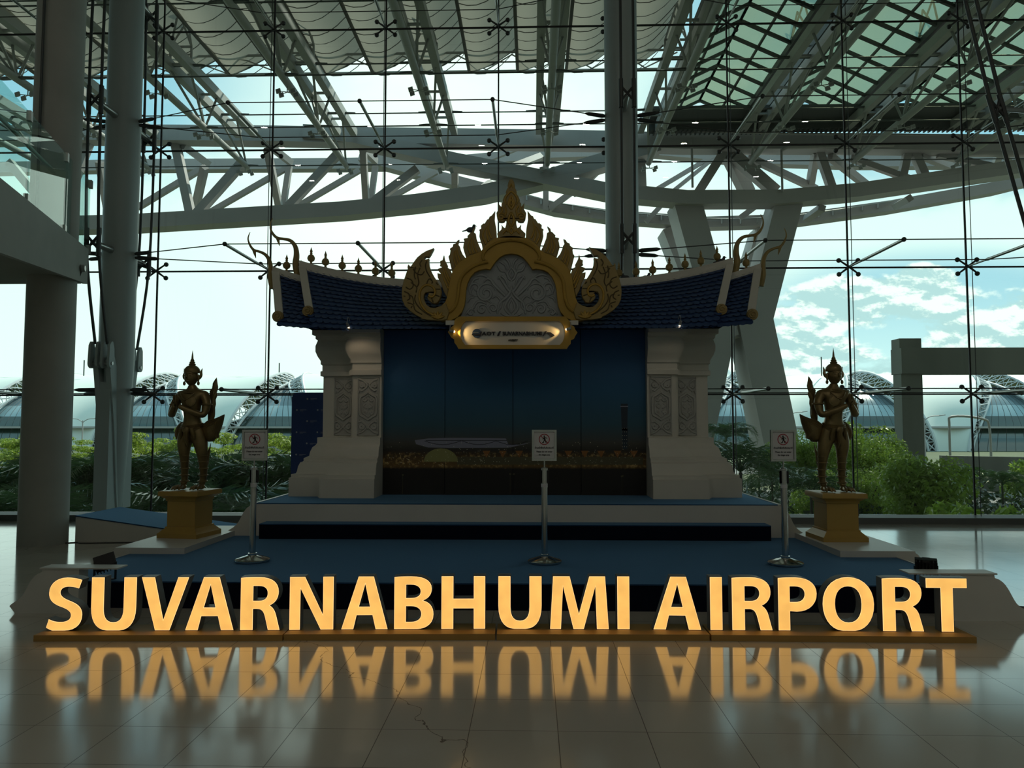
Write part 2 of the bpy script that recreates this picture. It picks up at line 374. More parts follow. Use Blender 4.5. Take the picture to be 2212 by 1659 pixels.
for i in range(14):
    for j in range(6):
        k += 1
        struct(MB().box((GX[i]+0.012, YG-0.006, GZ[j]+0.012), (GX[i+1]-0.012, YG+0.006, GZ[j+1]-0.012)).build('window_%d' % k, M['glass'], smooth=False))
k = 1
for x in GX[1:-1]:
    k += 1; struct(MB().box((x-0.013, YG-0.012, 0.10), (x+0.013, YG+0.012, ZC)).build('trim_%d' % k, M['black'], smooth=False))
for z in GZ[1:-1]:
    k += 1; struct(MB().box((X0, YG-0.013, z-0.013), (X1, YG+0.013, z+0.013)).build('trim_%d' % k, M['black'], smooth=False))

# columns of the glass wall
CXS = [GX[4], GX[8]]          # -6.215, 1.385
YC = 11.68
def column(x, label):
    o = empty('steel_column', (x, YC, 0), label, 'column', 'tapered steel columns of the glass wall')
    MB().lathe([(0.10, 0.0), (0.13, 0.1), (0.20, 1.2), (0.262, 2.6), (0.262, ZC)], 32, (x, YC, 0)).build('shaft', M['steel'], o)
    b = MB()
    for s in (-1, 1):                              # swelling fins that carry the lugs
        prof = [(0.05, 0.05), (0.13, 0.6), (0.24, 1.6), (0.36, 2.3), (0.42, 2.62), (0.30, 2.72), (0.15, 2.4)]
        for sx in (-0.095, 0.095):
            b.prism(prof, lambda u, v, d, s=s, sx=sx: (x + sx + d - 0.04, YC + s*u, v), 0.08)
        b.box((x-0.11, YC+s*0.1, 0.3), (x+0.11, YC+s*0.34, 2.3))
    b.build('fin_plate', M['steel'], o)
    for s in (-1, 1):
        for sx in (-0.095, 0.095):
            lug = MB(); pts = [(0.42+0.075*math.cos(a), 2.58+0.075*math.sin(a)) for a in [math.pi + i*math.pi/10 for i in range(11)]] + [(0.48, 2.86), (0.44, 2.92), (0.40, 2.92), (0.36, 2.82)]
            for dx in (-0.075, 0.035):
                lug.prism(pts, lambda u, v, d, s=s, sx=sx, dx=dx: (x + sx + dx + d, YC + s*u, v), 0.04)
            l = lug.build('lug', M['steel'], o)
            pn = MB().lathe([(0.028, -0.09), (0.028, 0.09)], 12, (x+sx, YC+s*0.42, 2.58), (1, 0, 0)).build('pin', M['rod'], l)
            pts = [(x+sx, YC+s*0.43, 2.88), (x+sx, YC+s*0.74, GZ[2]), (x+sx, YC+s*0.80, GZ[3]), (x+sx, YC+s*0.76, GZ[4]), (x+sx, YC+s*0.5, ZC-.2)]
            MB().tube(catmull(pts, 5), 0.022, 8).build('tension_rod', M['darksteel'], o)
        for z, off in ((GZ[2]+.04, .74), (GZ[3]+.04, .80), (GZ[4]+.04, .76)):
            c = MB()
            for sx in (-1, 1):
                for dz in (-1, 1):
                    c.tube([(x, YC+s*off, z), (x+sx*0.095, YC+s*off, z+dz*0.11)], 0.02, 8)
                c.tube([(x+sx*0.095, YC+s*off, z-0.22), (x+sx*0.095, YC+s*off, z+0.22)], 0.035, 10)
            c.build('cross_clamp', M['darksteel'], o)
            MB().tube([(x, YC+s*0.24, z+0.0), (x, YC+s*off, z)], [0.06, 0.04], 12).build('strut', M['rod'], o)
    return o
column(CXS[0], 'grey steel column with lugs and rods in front of the glass, behind the blue ramp')
column(CXS[1], 'grey steel column of the glass wall rising behind the shrine roof')

# spider clamps, struts and cables
def spider(x, z, strut, label, lname):
    o = empty('glass_clamp', (x, YG-0.03, z), label, 'glass clamp', 'four-armed clamps on the glass joints')
    b = MB().ball((x, YG-0.06, z), 0.03, 6)
    for sx in (-1, 1):
        for sz in (-1, 1): b.tube([(x, YG-0.06, z), (x+sx*0.155, YG-0.045, z+sz*0.115)], [0.020, 0.014], 8)
    b.build('arms', M['darksteel'], o)
    for sx in (-1, 1):
        for sz in (-1, 1): MB().lathe([(0.030, 0), (0.041, 0.02), (0.041, 0.035)], 14, (x+sx*0.165, YG-0.055, z+sz*0.122), (0, 1, 0)).build('button', M['darksteel'], o)
    if strut:
        t = empty('compression_strut', (x, YG-0.08, z), lname, 'strut', 'horizontal struts holding the glass clamps')
        MB().tube([(x, YG-0.07, z), (x, YG-0.55, z), (x, YG-0.62, z), (x, YG-0.66, z), (x, YG-1.92, z)], [0.014, 0.018, 0.027, 0.024, 0.024], 10).build('rod', M['rod'], t)
        MB().ball((x, YG-1.95, z), 0.036, 6).build('end_cap', M['darksteel'], t)
ROWN = ['lowest', 'second', 'third', 'top visible', 'upper']
for r, z in enumerate(GZ[1:5]):
    n = 0
    for i, x in enumerate(GX[2:13]):
        if x in CXS or x < -10: continue
        spider(x, z, True, 'dark four-armed glass clamp, %s row, %s from the left side' % (ROWN[r], ORD[n]), 'slim steel strut holding the %s clamp from the left, %s row' % (ORD[n], ROWN[r])); n += 1
    for x in CXS:
        spider(x, z, False, 'dark four-armed glass clamp fixed behind the %s steel column, %s row' % ('left' if x < 0 else 'right', ROWN[r]), '')
        c = MB().tube([(x, YC+0.25, z), (x, YG-0.06, z)], [0.045, 0.02], 10)
        tag(c.build('glass_bracket', M['darksteel']), 'dark bracket from %s steel column to the glass, %s row' % ('left' if x < 0 else 'right', ROWN[r]), 'bracket', 'brackets between columns and glass')
    cols = [GX[0]] + CXS + [GX[12]]
    for s in range(3):
        xa, xb = cols[s], cols[s+1]
        for kind in (0, 1):
            pts = []
            for x in [xa+0.25] + [g for g in GX if xa+0.3 < g < xb-0.3] + [xb-0.25]:
                edge = x in (xa+0.25, xb-0.25)
                pts.append((x, YC if edge else (YG-1.95 if kind == 0 else YG-0.58), z+(0.03 if kind == 0 else -0.03)*(1 if edge else 0)))
            b = MB().tube(pts, 0.0085, 6)
            for e, sg in ((pts[0], 1), (pts[-1], -1)):
                p = Vector(e); q = Vector(pts[1] if sg == 1 else pts[-2]); d = (q-p).normalized()
                b.tube([p, p+d*0.06, p+d*0.30, p+d*0.36], [0.02, 0.035, 0.03, 0.012], 8)
            tag(b.build('stay_cable', M['darksteel']), '%s stay cable in the %s bay of the glass wall, %s row' % (('inner bowed', 'outer bowed')[kind], ('left', 'middle', 'right')[s], ROWN[r]), 'cable', 'horizontal stay cables of the glass wall')
for i, x in enumerate(GX[3:13]):
    if x in CXS: continue
    tag(MB().tube([(x+0.004, YG-0.16, 0.1), (x+0.004, YG-0.16, ZC)], 0.007, 6).build('vertical_cable', M['darksteel']), 'thin vertical cable beside the %s glass joint' % ORD[i], 'cable', 'vertical cables along the glass joints')

# crossing tie rods at the right edge
o = empty('tie_rod_pair', (PY(2150, 235, 10.2)), 'pair of dark tie rods slanting down at the right edge of the glass wall', 'tie rod')
a0, a1, a2 = PY(2070, -60, 10.2), PY(2143, 235, 10.2), PY(2236, 560, 10.2)
d = Vector((0.15, 0, 0))
for s in (0, 1):
    MB().tube([a0+d*s, a1+d*s, a2+d*s], 0.026, 8).build('tie_rod', M['darksteel'], o)
c = MB()
m_ = (a1 + a1 + d)/2
for s in (0, 1):
    for z in (-1, 1): c.tube([m_, a1+d*s+Vector((0.04*-z, 0, 0.14*z))], 0.022, 8)
    c.tube([a1+d*s+Vector((-.05, 0, .2)), a1+d*s+Vector((.05, 0, -.2))], 0.036, 8)
c.build('cross_clamp', M['darksteel'], o)
MB().tube([m_, m_+Vector((1.6, 0.6, 0.15))], 0.035, 10).build('strut', M['rod'], o)

# round concrete column and the balcony it carries
YK = 9.8; xk = PY(92, 1183, YK+.3).x
zt = PY(178, 535, 10.3).z; zb = PY(178, 607, 10.3).z
tag(MB().lathe([(0.305, 0), (0.305, zb)], 40, (xk, YK+0.3, 0)).build('concrete_column', M['concrete']), 'round concrete column standing on the floor under the balcony', 'column', 'halves of the round concrete column')
tag(MB().lathe([(0.305, zt), (0.305, ZC)], 40, (xk, YK+0.3, 0)).build('concrete_column', M['concrete']), 'round concrete column rising from the balcony to the ceiling', 'column', 'halves of the round concrete column')
P1 = Vector((PY(178, 535, 10.5).x, 10.5, 0)); P0 = Vector((-5.55, 7.2, 0)); P00 = P0 + (P0-P1).normalized()*5
b = MB()
din = Vector((-1, 0, 0))
pl = [(P1.x, P1.y), (P0.x, P0.y), (P00.x, P00.y), (-13.7, P00.y), (-13.7, P1.y)]
b.prism(pl, lambda x, y, dd: (x, y, zb + dd), zt - zb)
bal = empty('balcony', (P1.x-1, P1.y-1, zb), 'raised concrete balcony with a glass railing over the round column', 'balcony')
b.build('slab', M['concrete'], bal)
dr = (P0-P1).normalized(); nrm = Vector((dr.y, -dr.x, 0)); nrm = nrm if nrm.x < 0 else -nrm
b = MB(); zz = zb
q = [(0.0, zt-0.1), (0.0, zt+0.03), (7.5, zt+0.03), (7.5, zb-1.1), (3.4, zb-0.28), (0.0, zb)]
b.prism(q, lambda u, v, dd: tuple(P1 + dr*u - nrm*(0.02+dd)*1.0 + Vector((0, 0, v))), 0.06)
b.build('parapet', M['concrete'], bal)
MB().bar(P1 + Vector((0, 0, zt+0.05)) + nrm*0.05, P1 + dr*7.5 + Vector((0, 0, zt+0.05)) + nrm*0.05, 0.05, 0.1).build('edge_channel', M['frame'], bal)
pos = [-0.42, 0.75, 2.15, 3.55, 4.95]
for i in range(4):
    g = MB(); a = P1 + dr*(pos[i]+0.03) + nrm*0.03; c2 = P1 + dr*(pos[i+1]-0.03) + nrm*0.03
    g.bar(a + Vector((0, 0, zt+0.62)), c2 + Vector((0, 0, zt+0.62)), 1.08, 0.016, tuple(nrm)).build('glass_panel', M['rail_glass'], bal, smooth=False)
for i in range(4):
    for z in (zt+0.12, zt+1.12):
        p = P1 + dr*pos[i] + nrm*0.03 + Vector((0, 0, z)); MB().bar(p - Vector((0, 0, .06)), p + Vector((0, 0, .06)), 0.07, 0.05, tuple(nrm)).build('glass_clip', M['rod'], bal)
b = MB()
for zz in (0.95,):
    b.tube([P1 + dr*0.1 + nrm*0.22 + Vector((0, 0, zt+zz)), P1 + dr*7.4 + nrm*0.22 + Vector((0, 0, zt+zz))], 0.028, 10)
for u in (0.75, 2.15, 3.55, 4.95, 6.35):
    b.tube([P1 + dr*u + nrm*0.22 + Vector((0, 0, zt+0.95)), P1 + dr*u + nrm*0.05 + Vector((0, 0, zt+0.95))], 0.01, 6)
b.build('handrail', M['rod'], bal)
p = PY(143, 576, 9.9)
fl = empty('bulkhead_lamp', p, 'small round unlit bulkhead lamp on the balcony edge above the column', 'lamp')
pp = Vector((P1.x+0.02, 0, 0)); pl_ = P1 + dr*0.35 - nrm*0.09 + Vector((0, 0, zb+0.16))
MB().lathe([(0.05, 0), (0.055, 0.03), (0.04, 0.05)], 20, pl_ , tuple(-nrm)).build('lamp_body', M['rod'], fl)
MB().tube(catmull([pl_ + Vector((0, 0, -0.05)), pl_ + Vector((-.03, -.02, -0.15)), pl_ + Vector((-.15, -.05, -0.22)), Vector((pl_.x-.22, pl_.y-.12, zb-0.02)), Vector((pl_.x-.3, pl_.y-.15, zb+.0))], 5), 0.008, 6).build('lamp_cable', M['blackplastic'], fl)
tag(MB().tube([(xk-0.02, YK-0.05, zt), (xk-0.02, YK-0.05, ZC)], 0.018, 8).build('conduit_pipe', M['darksteel']), 'thin dark conduit pipe running up the round concrete column', 'pipe')

# linear ceiling lamps over the hall
def ceiling_lamp(x, y, lab):
    w = .13
    o = empty('ceiling_lamp', (x, y, ZC-0.5), lab, 'ceiling lamp', 'linear ceiling lamps over the hall')
    MB().box((x-w, y-.05, ZC-.5), (x+w, y+.05, ZC-.42)).build('housing', M['frame'], o)
    MB().box((x-w+.02, y-.035, ZC-.505), (x+w-.02, y+.035, ZC-.499)).build('diffuser', mat('lamp_diffuser', (.9, .8, .6), .4, emit=(1.0, .92, .80), estr=165), o)
    for s in (-.1, .1): MB().tube([(x+s, y, ZC-.42), (x+s, y, ZC)], .006, 5).build('hanger', M['darksteel'], o)
i = 0
for y in (-7, -5, -3, -1):
    for x in (-10, -6, -2, 2, 6, 10):
        ceiling_lamp(x, y, 'hall ceiling lamp, %s row from the back, %s from the left' % (ORD[(y+7)//2], ORD[(x+10)//4])); i += 1

# terminal building around the hall (outside faces)
struct(MB().box((X0-60, YG-.1, -3.3), (X0-.2, YG+.05, 33.6)).build('wall_exterior_left', M['outconc']))
struct(MB().box((X1+.2, YG-.1, -3.3), (X1+60, YG+.05, 33.6)).build('wall_exterior_right', M['outconc']))
struct(MB().box((X0-.2, YG-.1, ZC+.2), (X1+.2, YG+.05, 33.6)).build('wall_exterior_upper', M['outconc']))
# ------------------------------------------------------------------ outside: ground, roads
GZ0 = -3.3
struct(MB().box((-260, 13.1, GZ0-0.5), (260, 400, GZ0)).build('ground', M['lawn']))
struct(MB().box((-160, 78, GZ0), (160, 92, GZ0+0.03)).build('road', M['asphalt']))
struct(MB().box((-90, 34, GZ0), (90, 58, GZ0+0.02)).build('pavement', M['asphalt']))
struct(MB().box((3, 14, GZ0), (60, 26, GZ0+0.03)).build('road', M['asphalt']))
struct(MB().box((X0, 12.99, GZ0), (X1, 13.1, 0.0)).build('wall_plinth', M['outconc']))

# ------------------------------------------------------------------ canopy trusses running out over the forecourt
ZB = PY(1182, 350, 66).z; ZT = PY(1179, 281, 66).z; BAY = (PY(2073, 350, 66).x - PY(314, 350, 66).x)/8
TX0 = PY(1182, 350, 66).x
def canopy_truss(i):
    o = empty('canopy_truss', (0, 66, ZB), '', 'truss', 'parallel steel trusses of the outdoor canopy')
    for s in (-1, 1): MB().box((s*0.75-0.28, 14, ZT-0.35), (s*0.75+0.28, 66.2, ZT+0.35)).build('top_chord', M['canopy'], o)
    MB().tube([(0, 14, ZB), (0, 66.5, ZB)], 0.27, 12).build('bottom_chord', M['canopy'], o)
    ys = [66.3 - 8.7*j for j in range(6)]
    for y in ys:
        for s in (-1, 1):
            b = MB(); b.tube([(0, y, ZB), (s*0.75, y-4.3, ZT-0.3)], 0.10, 6)
            if y < 66: b.tube([(0, y, ZB), (s*0.75, y+0.4, ZT-0.3)], 0.10, 6)
            b.build('strut', M['canopy'], o)
    for y in ys[1:4]:
        b = MB()
        for s in (-1, 1):
            b.bar((s*0.8, y-4.3, ZT+0.3), (s*0.8, y-4.3, ZT+1.5), 0.14, 0.14)
            b.tube([(s*0.8, y-4.3, ZT+1.5), (0, y-4.8, ZT+4.0)], 0.08, 5); b.tube([(s*0.8, y-4.3, ZT+1.5), (0, y-3.4, ZT+4.0)], 0.08, 5)
        b.bar((-0.8, y-4.3, ZT+1.5), (0.8, y-4.3, ZT+1.5), 0.14, 0.14); b.bar((-0.8, y-4.3, ZT+0.9), (0.8, y-4.3, ZT+0.9), 0.1, 0.1)
        b.build('mast_frame', M['canopy'], o)
    b = MB()
    for j in range(10): b.bar((-0.5, 18+j*5, ZT), (0.5, 18+j*5, ZT), 0.16, 0.16)
    b.build('spacer', M['canopy'], o)
    return o
t0 = canopy_truss(0); n = 0
for kx in range(-5, 6):
    t = t0 if kx == -5 else copy_tree(t0)
    t.location.x = TX0 + BAY*kx
    t['label'] = 'long steel canopy truss running outwards overhead, %s from the left' % ORD[n]; n += 1
# transverse tie cables
for z, ys, nm in ((ZT, [66.3-8.7*j-4.3 for j in range(5)], 'upper'), (ZB, [66.3-8.7*j for j in range(5)], 'lower')):
    for q, y in enumerate(ys):
        b = MB().tube([(-45, y, z), (50, y, z)], 0.055, 5)
        for kx in range(-5, 6):
            x = TX0 + BAY*kx; b.prism([(-1.9, 0), (-0.9, 0.22), (0.9, 0.22), (1.9, 0), (0.9, -0.22), (-0.9, -0.22)], lambda u, v, d, x=x, y=y, z=z: (x+u*(1 if nm == 'upper' else .6), y-0.15+v*0.6, z-0.05+d), 0.1)
        tag(b.build('tie_cable', M['canopy_dark']), '%s tie cable crossing all canopy trusses, %s from the far end' % (nm, ORD[q]), 'cable', 'tie cables crossing under the canopy')
# floodlight clusters hung from the bottom chords
def cluster():
    o = empty('floodlight_cluster', (0, 0, 0), '', 'floodlight', 'small floodlight clusters under the canopy trusses')
    b = MB().tube([(0, 0, 0), (0, 0, -0.75)], 0.07, 6)
    for s in (-1, 1):
        for d in (-1, 1): b.tube([(0, 0, -0.7), (s*1.15, d*0.6, -0.75)], 0.05, 5)
    b.build('bracket', M['canopy'], o)
    for s in (-1, 1):
        for d in (-1, 1): MB().bar((s*1.0-.3, d*0.6, -0.88), (s*1.0+.3, d*0.6, -0.72), 0.5, 0.22).build('lamp_head', M['canopy'], o)
    return o
c0 = cluster(); first = True; n = 0
for kx in range(-4, 5):
    for q, y in enumerate((66.0, 57.4, 50.0)):
        c = c0 if first else copy_tree(c0); first = False
        c.location = (TX0 + BAY*kx, y, ZB-0.24); c.scale = (.52, .52, .6)
        c['label'] = 'floodlight cluster under the %s canopy truss from the left, %s from its end' % (ORD[kx+5], ORD[q])
# membrane roof: sawtooth fabric bays with an arched outer edge
YM = 60.0; ZM = PY(1106, 153, YM).z
mem = mat('roof_fabric', (0.36, 0.35, 0.30), 0.8, var=0.10, scale=0.25, trans=0.30)
seam = mat('fabric_seam', (0.10, 0.10, 0.09), 0.8)
xs0 = PY(1118, 150, YM).x; TW = 4.03
TRX = TX0 + BAY*1                                   # the fabric stops at this truss, glass roof beyond
for kx in range(-14, 3):
    xa = xs0 + TW*kx; xb = xa + TW
    if xb > TRX + 1.5: xb = TRX + 1.5
    b = MB(); nx, ny = 12, 22
    for j in range(ny+1):
        y = YM - 3.2*j; arch = 0.0
        for i in range(nx+1):
            u = i/nx
            z = ZM + 0.0 + 2.1*(u**1.7) + 0.55*math.sin(math.pi*u)*(-1) + 0.28*abs(math.sin(j*math.pi/2.0))
            yy = y - (1.0*math.sin(math.pi*u) if j == 0 else 0)
            b.v.append((xa + (xb-xa)*u, yy, z))
    for j in range(ny):
        for i in range(nx): p = j*(nx+1)+i; b.f.append((p, p+1, p+nx+2, p+nx+1)); b.m.append(0)
    b.v += [(xb, YM, ZM+2.1), (xb, YM-3.2*ny, ZM+2.1), (xb, YM-3.2*ny, ZM-0.1), (xb, YM, ZM-0.1)]; q = len(b.v); b.f.append((q-4, q-3, q-2, q-1)); b.m.append(0)
    o = b.build('fabric_roof_bay', mem, fix=False)
    so = MB()
    for j in range(0, 44):
        y = YM - 1.6*j; pts = []
        for i in range(0, nx+1, 2):
            u = i/nx; pts.append((xa + (xb-xa)*u, y, ZM - 0.05 + 2.1*(u**1.7) - 0.55*math.sin(math.pi*u) + (0.28*abs(math.sin(j*math.pi/4.0))) - 0.02))
        so.tube(pts, 0.035, 3, caps=False)
    so.tube([(xa, YM, ZM-0.1), (xa, YM-68, ZM-0.1)], 0.14, 5); so.tube([(xa, YM, ZM-.1), (xa+(xb-xa)*.5, YM-1.0, ZM+0.1), (xb, YM, ZM+2.0)], 0.09, 5)
    so.build('seam', seam, o)
    tag(o, 'pale arched strip of the fabric roof, %s from the left' % (ORD+['seventeenth'])[kx+14], 'canopy roof', 'fabric roof strips above the trusses')
# edge lattice beam at the end of the fabric
b = MB(); z0 = PY(1106, 150, YM+0.3).z
xl, xr = -50, TRX+2
b.tube([(xl, YM+0.3, z0-0.1), (xr, YM+0.3, z0-0.1)], 0.09, 6); b.tube([(xl, YM-2.2, z0+0.2), (xr, YM-2.2, z0+0.2)], 0.11, 6)
x = xl; s = 0
while x < xr-2.2:
    b.tube([(x, YM+(0.3 if s else -2.2), z0), (x+2.2, YM+(-2.2 if s else 0.3), z0)], 0.06, 5); x += 2.2; s = 1-s
tag(b.build('lattice_edge_beam', M['canopy']), 'thin lattice beam along the outer edge of the fabric roof', 'beam')
# glazed louvre roof on the right, with purlins and a gutter
Y0R, Y1R = 22.0, 66.5
for kx in range(1, 6):
    xa = TX0 + BAY*kx; xm = xa + BAY/2; xb = xa + BAY
    o = empty('glazed_roof_bay', (xm, 60, ZT+2), 'glazed ridge roof bay with dark purlins over the forecourt, %s from the fabric roof' % ORD[kx-1], 'canopy roof', 'glazed ridge bays of the right canopy')
    zr, zv = ZT+2.7, ZT+0.9
    g = MB(); g.add([(xa+.8, Y0R, zv), (xm, Y0R, zr), (xb-.8, Y0R, zv), (xa+.8, Y1R, zv), (xm, Y1R, zr), (xb-.8, Y1R, zv)], [(0, 1, 4, 3), (1, 2, 5, 4)])
    g.build('glass_sheet', M['roof_glass'], o, smooth=False)
    p = MB()
    yy = Y0R
    while yy <= Y1R:
        p.bar((xa+.8, yy, zv-.12), (xm, yy, zr-.12), 0.22, 0.22); p.bar((xm, yy, zr-.12), (xb-.8, yy, zv-.12), 0.22, 0.22); yy += 2.2
    p.build('purlins', M['canopy_dark'], o)
    p = MB()
    for u in (0.0, 0.5, 1.0):
        for sd in (-1, 1):
            x = xm + sd*(BAY/2-.8)*u; z = zr + (zv-zr)*u; p.bar((x, Y0R, z-.05), (x, Y1R, z-.05), 0.16 if u < 1 else .5, 0.16 if u < 1 else .5)
    p.build('rafters', M['canopy_dark'], o)
    q = MB(); q.box((xa-0.1, Y1R-0.9, ZT-0.25), (xb-.1, Y1R, ZT+1.15)); q.box((xa-.1, Y1R-3.6, ZT+0.55), (xb-.1, Y1R-0.9, ZT+0.75))
    for r in range(22): q.box((xa+r*BAY/22, Y1R-0.9, ZT-0.4), (xa+r*BAY/22+0.12, Y1R+0.1, ZT-0.25))
    q.build('gutter', M['canopy_dark'], o)
tag(MB().box((TRX+1, -20, 36.5), (TX0+BAY*6, 53, 37.3)).build('unseen_roof_deck', M['canopy_dark']), 'unseen dark deck added above the glazed bays to block sky and sun', 'roof')  # out of view; added and sized to darken the glazed bays and stop sun
tag(MB().box((-60, -20, 33.6), (TRX+1, 10, 34)).build('unseen_roof_deck', M['canopy_dark']), 'dark solid roof deck over the hall, beyond the top of the glass', 'roof')

# ------------------------------------------------------------------ great lens truss
big = empty('great_truss', (0, 68, 22), 'huge pale steel lens-shaped truss spanning the whole view beyond the canopy', 'truss')
def px2m(w, Y): return w*Y/F_
def chord(pts, w, Y, dep, name='chord'):
    P = [PY(x, y, Y) for x, y in pts]; b = MB(); hw = px2m(w, Y)/2; n = len(P)
    for i, p in enumerate(P):
        t = (P[min(i+1, n-1)]-P[max(i-1, 0)]).normalized(); u = Vector((-t.z, 0, t.x)).normalized()*hw; d = Vector((0, dep/2, 0))
        b.v += [tuple(p-u-d), tuple(p+u-d), tuple(p+u+d), tuple(p-u+d)]
    for i in range(n-1):
        for j in range(4): b.f.append((i*4+j, i*4+(j+1) % 4, i*4+4+(j+1) % 4, i*4+4+j)); b.m.append(0)
    b.f += [(0, 1, 2, 3), (n*4-4, n*4-3, n*4-2, n*4-1)]; b.m += [0, 0]
    b.build(name, M['out_white'], big)
YF, YR = 67.6, 74.0
chord([(-300, 300), (150, 292), (380, 293), (600, 295), (760, 298), (990, 301), (1310, 306), (1480, 311), (1700, 311), (1900, 312), (2300, 318), (2600, 322)], 35, YF, 1.6)
chord([(-300, 372), (300, 359), (740, 357), (985, 352), (1180, 334), (1400, 326), (1620, 345), (1840, 352), (2300, 350)], 24, YR+2, 1.2)
chord([(660, 291), (700, 293), (770, 302), (985, 352), (1200, 394), (1310, 416), (1480, 432), (1680, 431), (1843, 417), (2012, 392), (2212, 363), (2500, 310)], 30, YF-0.1, 1.9)
chord([(-300, 500), (290, 484), (740, 457), (900, 441), (1045, 421), (1190, 386), (1310, 350), (1420, 318)], 32, YF+0.2, 1.9)
chord([(780, 340), (909, 375), (1034, 408), (1200, 453), (1310, 469), (1519, 484), (1708, 478), (1917, 449), (2147, 408), (2212, 392), (2500, 330)], 23, YR, 1.6)
DG = [(375,290,412,463,18),(442,361,419,463,15),(297,449,442,361,12),(422,466,527,348,18),(446,463,628,358,11),(577,321,604,452,15),(625,358,611,452,12),(618,452,729,334,17),(638,449,777,368,11),(395,314,449,354,15),(581,314,628,351,14),
 (784,314,791,439,14),(811,358,801,435,12),(808,435,902,365,17),(841,429,943,371,11),(777,314,811,348,14),(983,360,983,439,14),(1098,365,1168,338,14),(1179,340,1179,402,13),(1196,402,1310,338,14),(1000,365,1165,300,12),(1000,436,1060,395,14),
 (1179,402,1179,455,12),(1186,452,1240,412,12),(1330,330,1240,420,14),(1566,324,1506,419,19),(1555,328,1400,420,9),(1553,333,1420,440,8),(1573,331,1614,415,28),(1587,338,1675,415,24),(1620,341,1762,408,14),(1762,327,1749,405,15),(1769,327,1796,405,17),(1793,338,1874,402,15),(1837,341,1968,388,13),
 (1961,324,1948,385,16),(1972,324,1999,385,17),(1988,334,2080,371,15),(2026,334,2147,361,13),(2161,327,2150,354,14),(2165,327,2190,352,14),(1776,449,1742,473,15),(1965,428,1934,446,14),(1383,348,1387,440,20),(1395,480,1432,440,10),
 (200,290,130,470,16),(215,350,235,470,14),(120,470,20,350,17),(1640,440,1600,470,12),(2240,320,2250,350,14)]
for x0, y0, x1, y1, w in DG:
    rear = w <= 12; Y = YR-1.5 if rear else YF+0.4
    a, c = PY(x0, y0, Y), PY(x1, y1, Y + (4 if w in (15, 14, 28) else 0)); MB().bar(a, c, px2m(w, Y), px2m(w, Y)*0.9).build('diagonal', M['out_white'], big)
for x0, y0, x1, y1, w in [(1688,324,1690,415,5),(1494,297,1496,405,5)]:
    MB().tube([PY(x0, y0, YF-1.2), PY(x1, y1, YF-1.2)], px2m(w, YF)/2, 8).build('drain_pipe', M['out_white'], big)
MB().tube([PY(1495, 289, YF-1.5), PY(1500, 284, YF-1.5), PY(1760, 290, YF-1.5), PY(2200, 292, YF-1.5)], 0.09, 6).build('top_rail', M['out_white'], big)
MB().tube([PY(1688, 324, YF-1.3), PY(1700, 318, YF-1.3), PY(1930, 313, YF-1.3)], 0.2, 8).build('drain_pipe', M['out_white'], big)
b = MB()                                            # inspection rails standing on the lower chords
for seg in ([(305, 467), (740, 441), (960, 420)],):
    P = [PY(x, y-1.5, YF+.9) for x, y in seg]
    for a, c in zip(P[:-1], P[1:]): b.tube([a, c], 0.05, 4)
b.build('inspection_rail', M['rod'], big)
b = MB()
seg = [(1045, 398), (1200, 438), (1310, 456), (1519, 472), (1600, 473), (1708, 467), (1830, 450), (1930, 434)]
P = [PY(x, y, YR-1) for x, y in seg]
for a, c in zip(P[:-1], P[1:]):
    b.tube([a, c], 0.07, 5); kn = max(1, int((c-a).length/1.3))
    for i in range(kn): p = a.lerp(c, i/kn); b.tube([p, p-Vector((0, 0, .5))], 0.09, 4)
b.build('inspection_rail', M['rod'], big)
# pylon carrying it
py = empty('truss_pylon', (PY(1580, 700, 69)), 'tall grey crossed steel pylon carrying the great truss, behind the right shrine pillar', 'pylon')
def leg(x0, y0, x1, y1, w0, Y=69.0, dep=3.4):
    a, c = PY(x0, y0, Y), PY(x1, y1, Y); MB().bar(a, c, px2m(w0, Y), dep).build('leg', M['out_white'], py)
leg(1476, 440, 1557, 735, 58, 69.0, 3.4); leg(1694, 440, 1618, 735, 56, 69.07, 3.5)
leg(1556, 690, 1468, 1120, 54, 69.2, 3.9); leg(1617, 690, 1706, 1120, 72, 69.3, 4.2)
leg(1440, 500, 1540, 760, 30, 75.5); leg(1640, 500, 1560, 760, 26, 75.5)
a, c = PY(1530, 716, 69), PY(1645, 716, 69); MB().bar(a, c, px2m(32, 69), 3).build('cross_beam', M['out_white'], py)

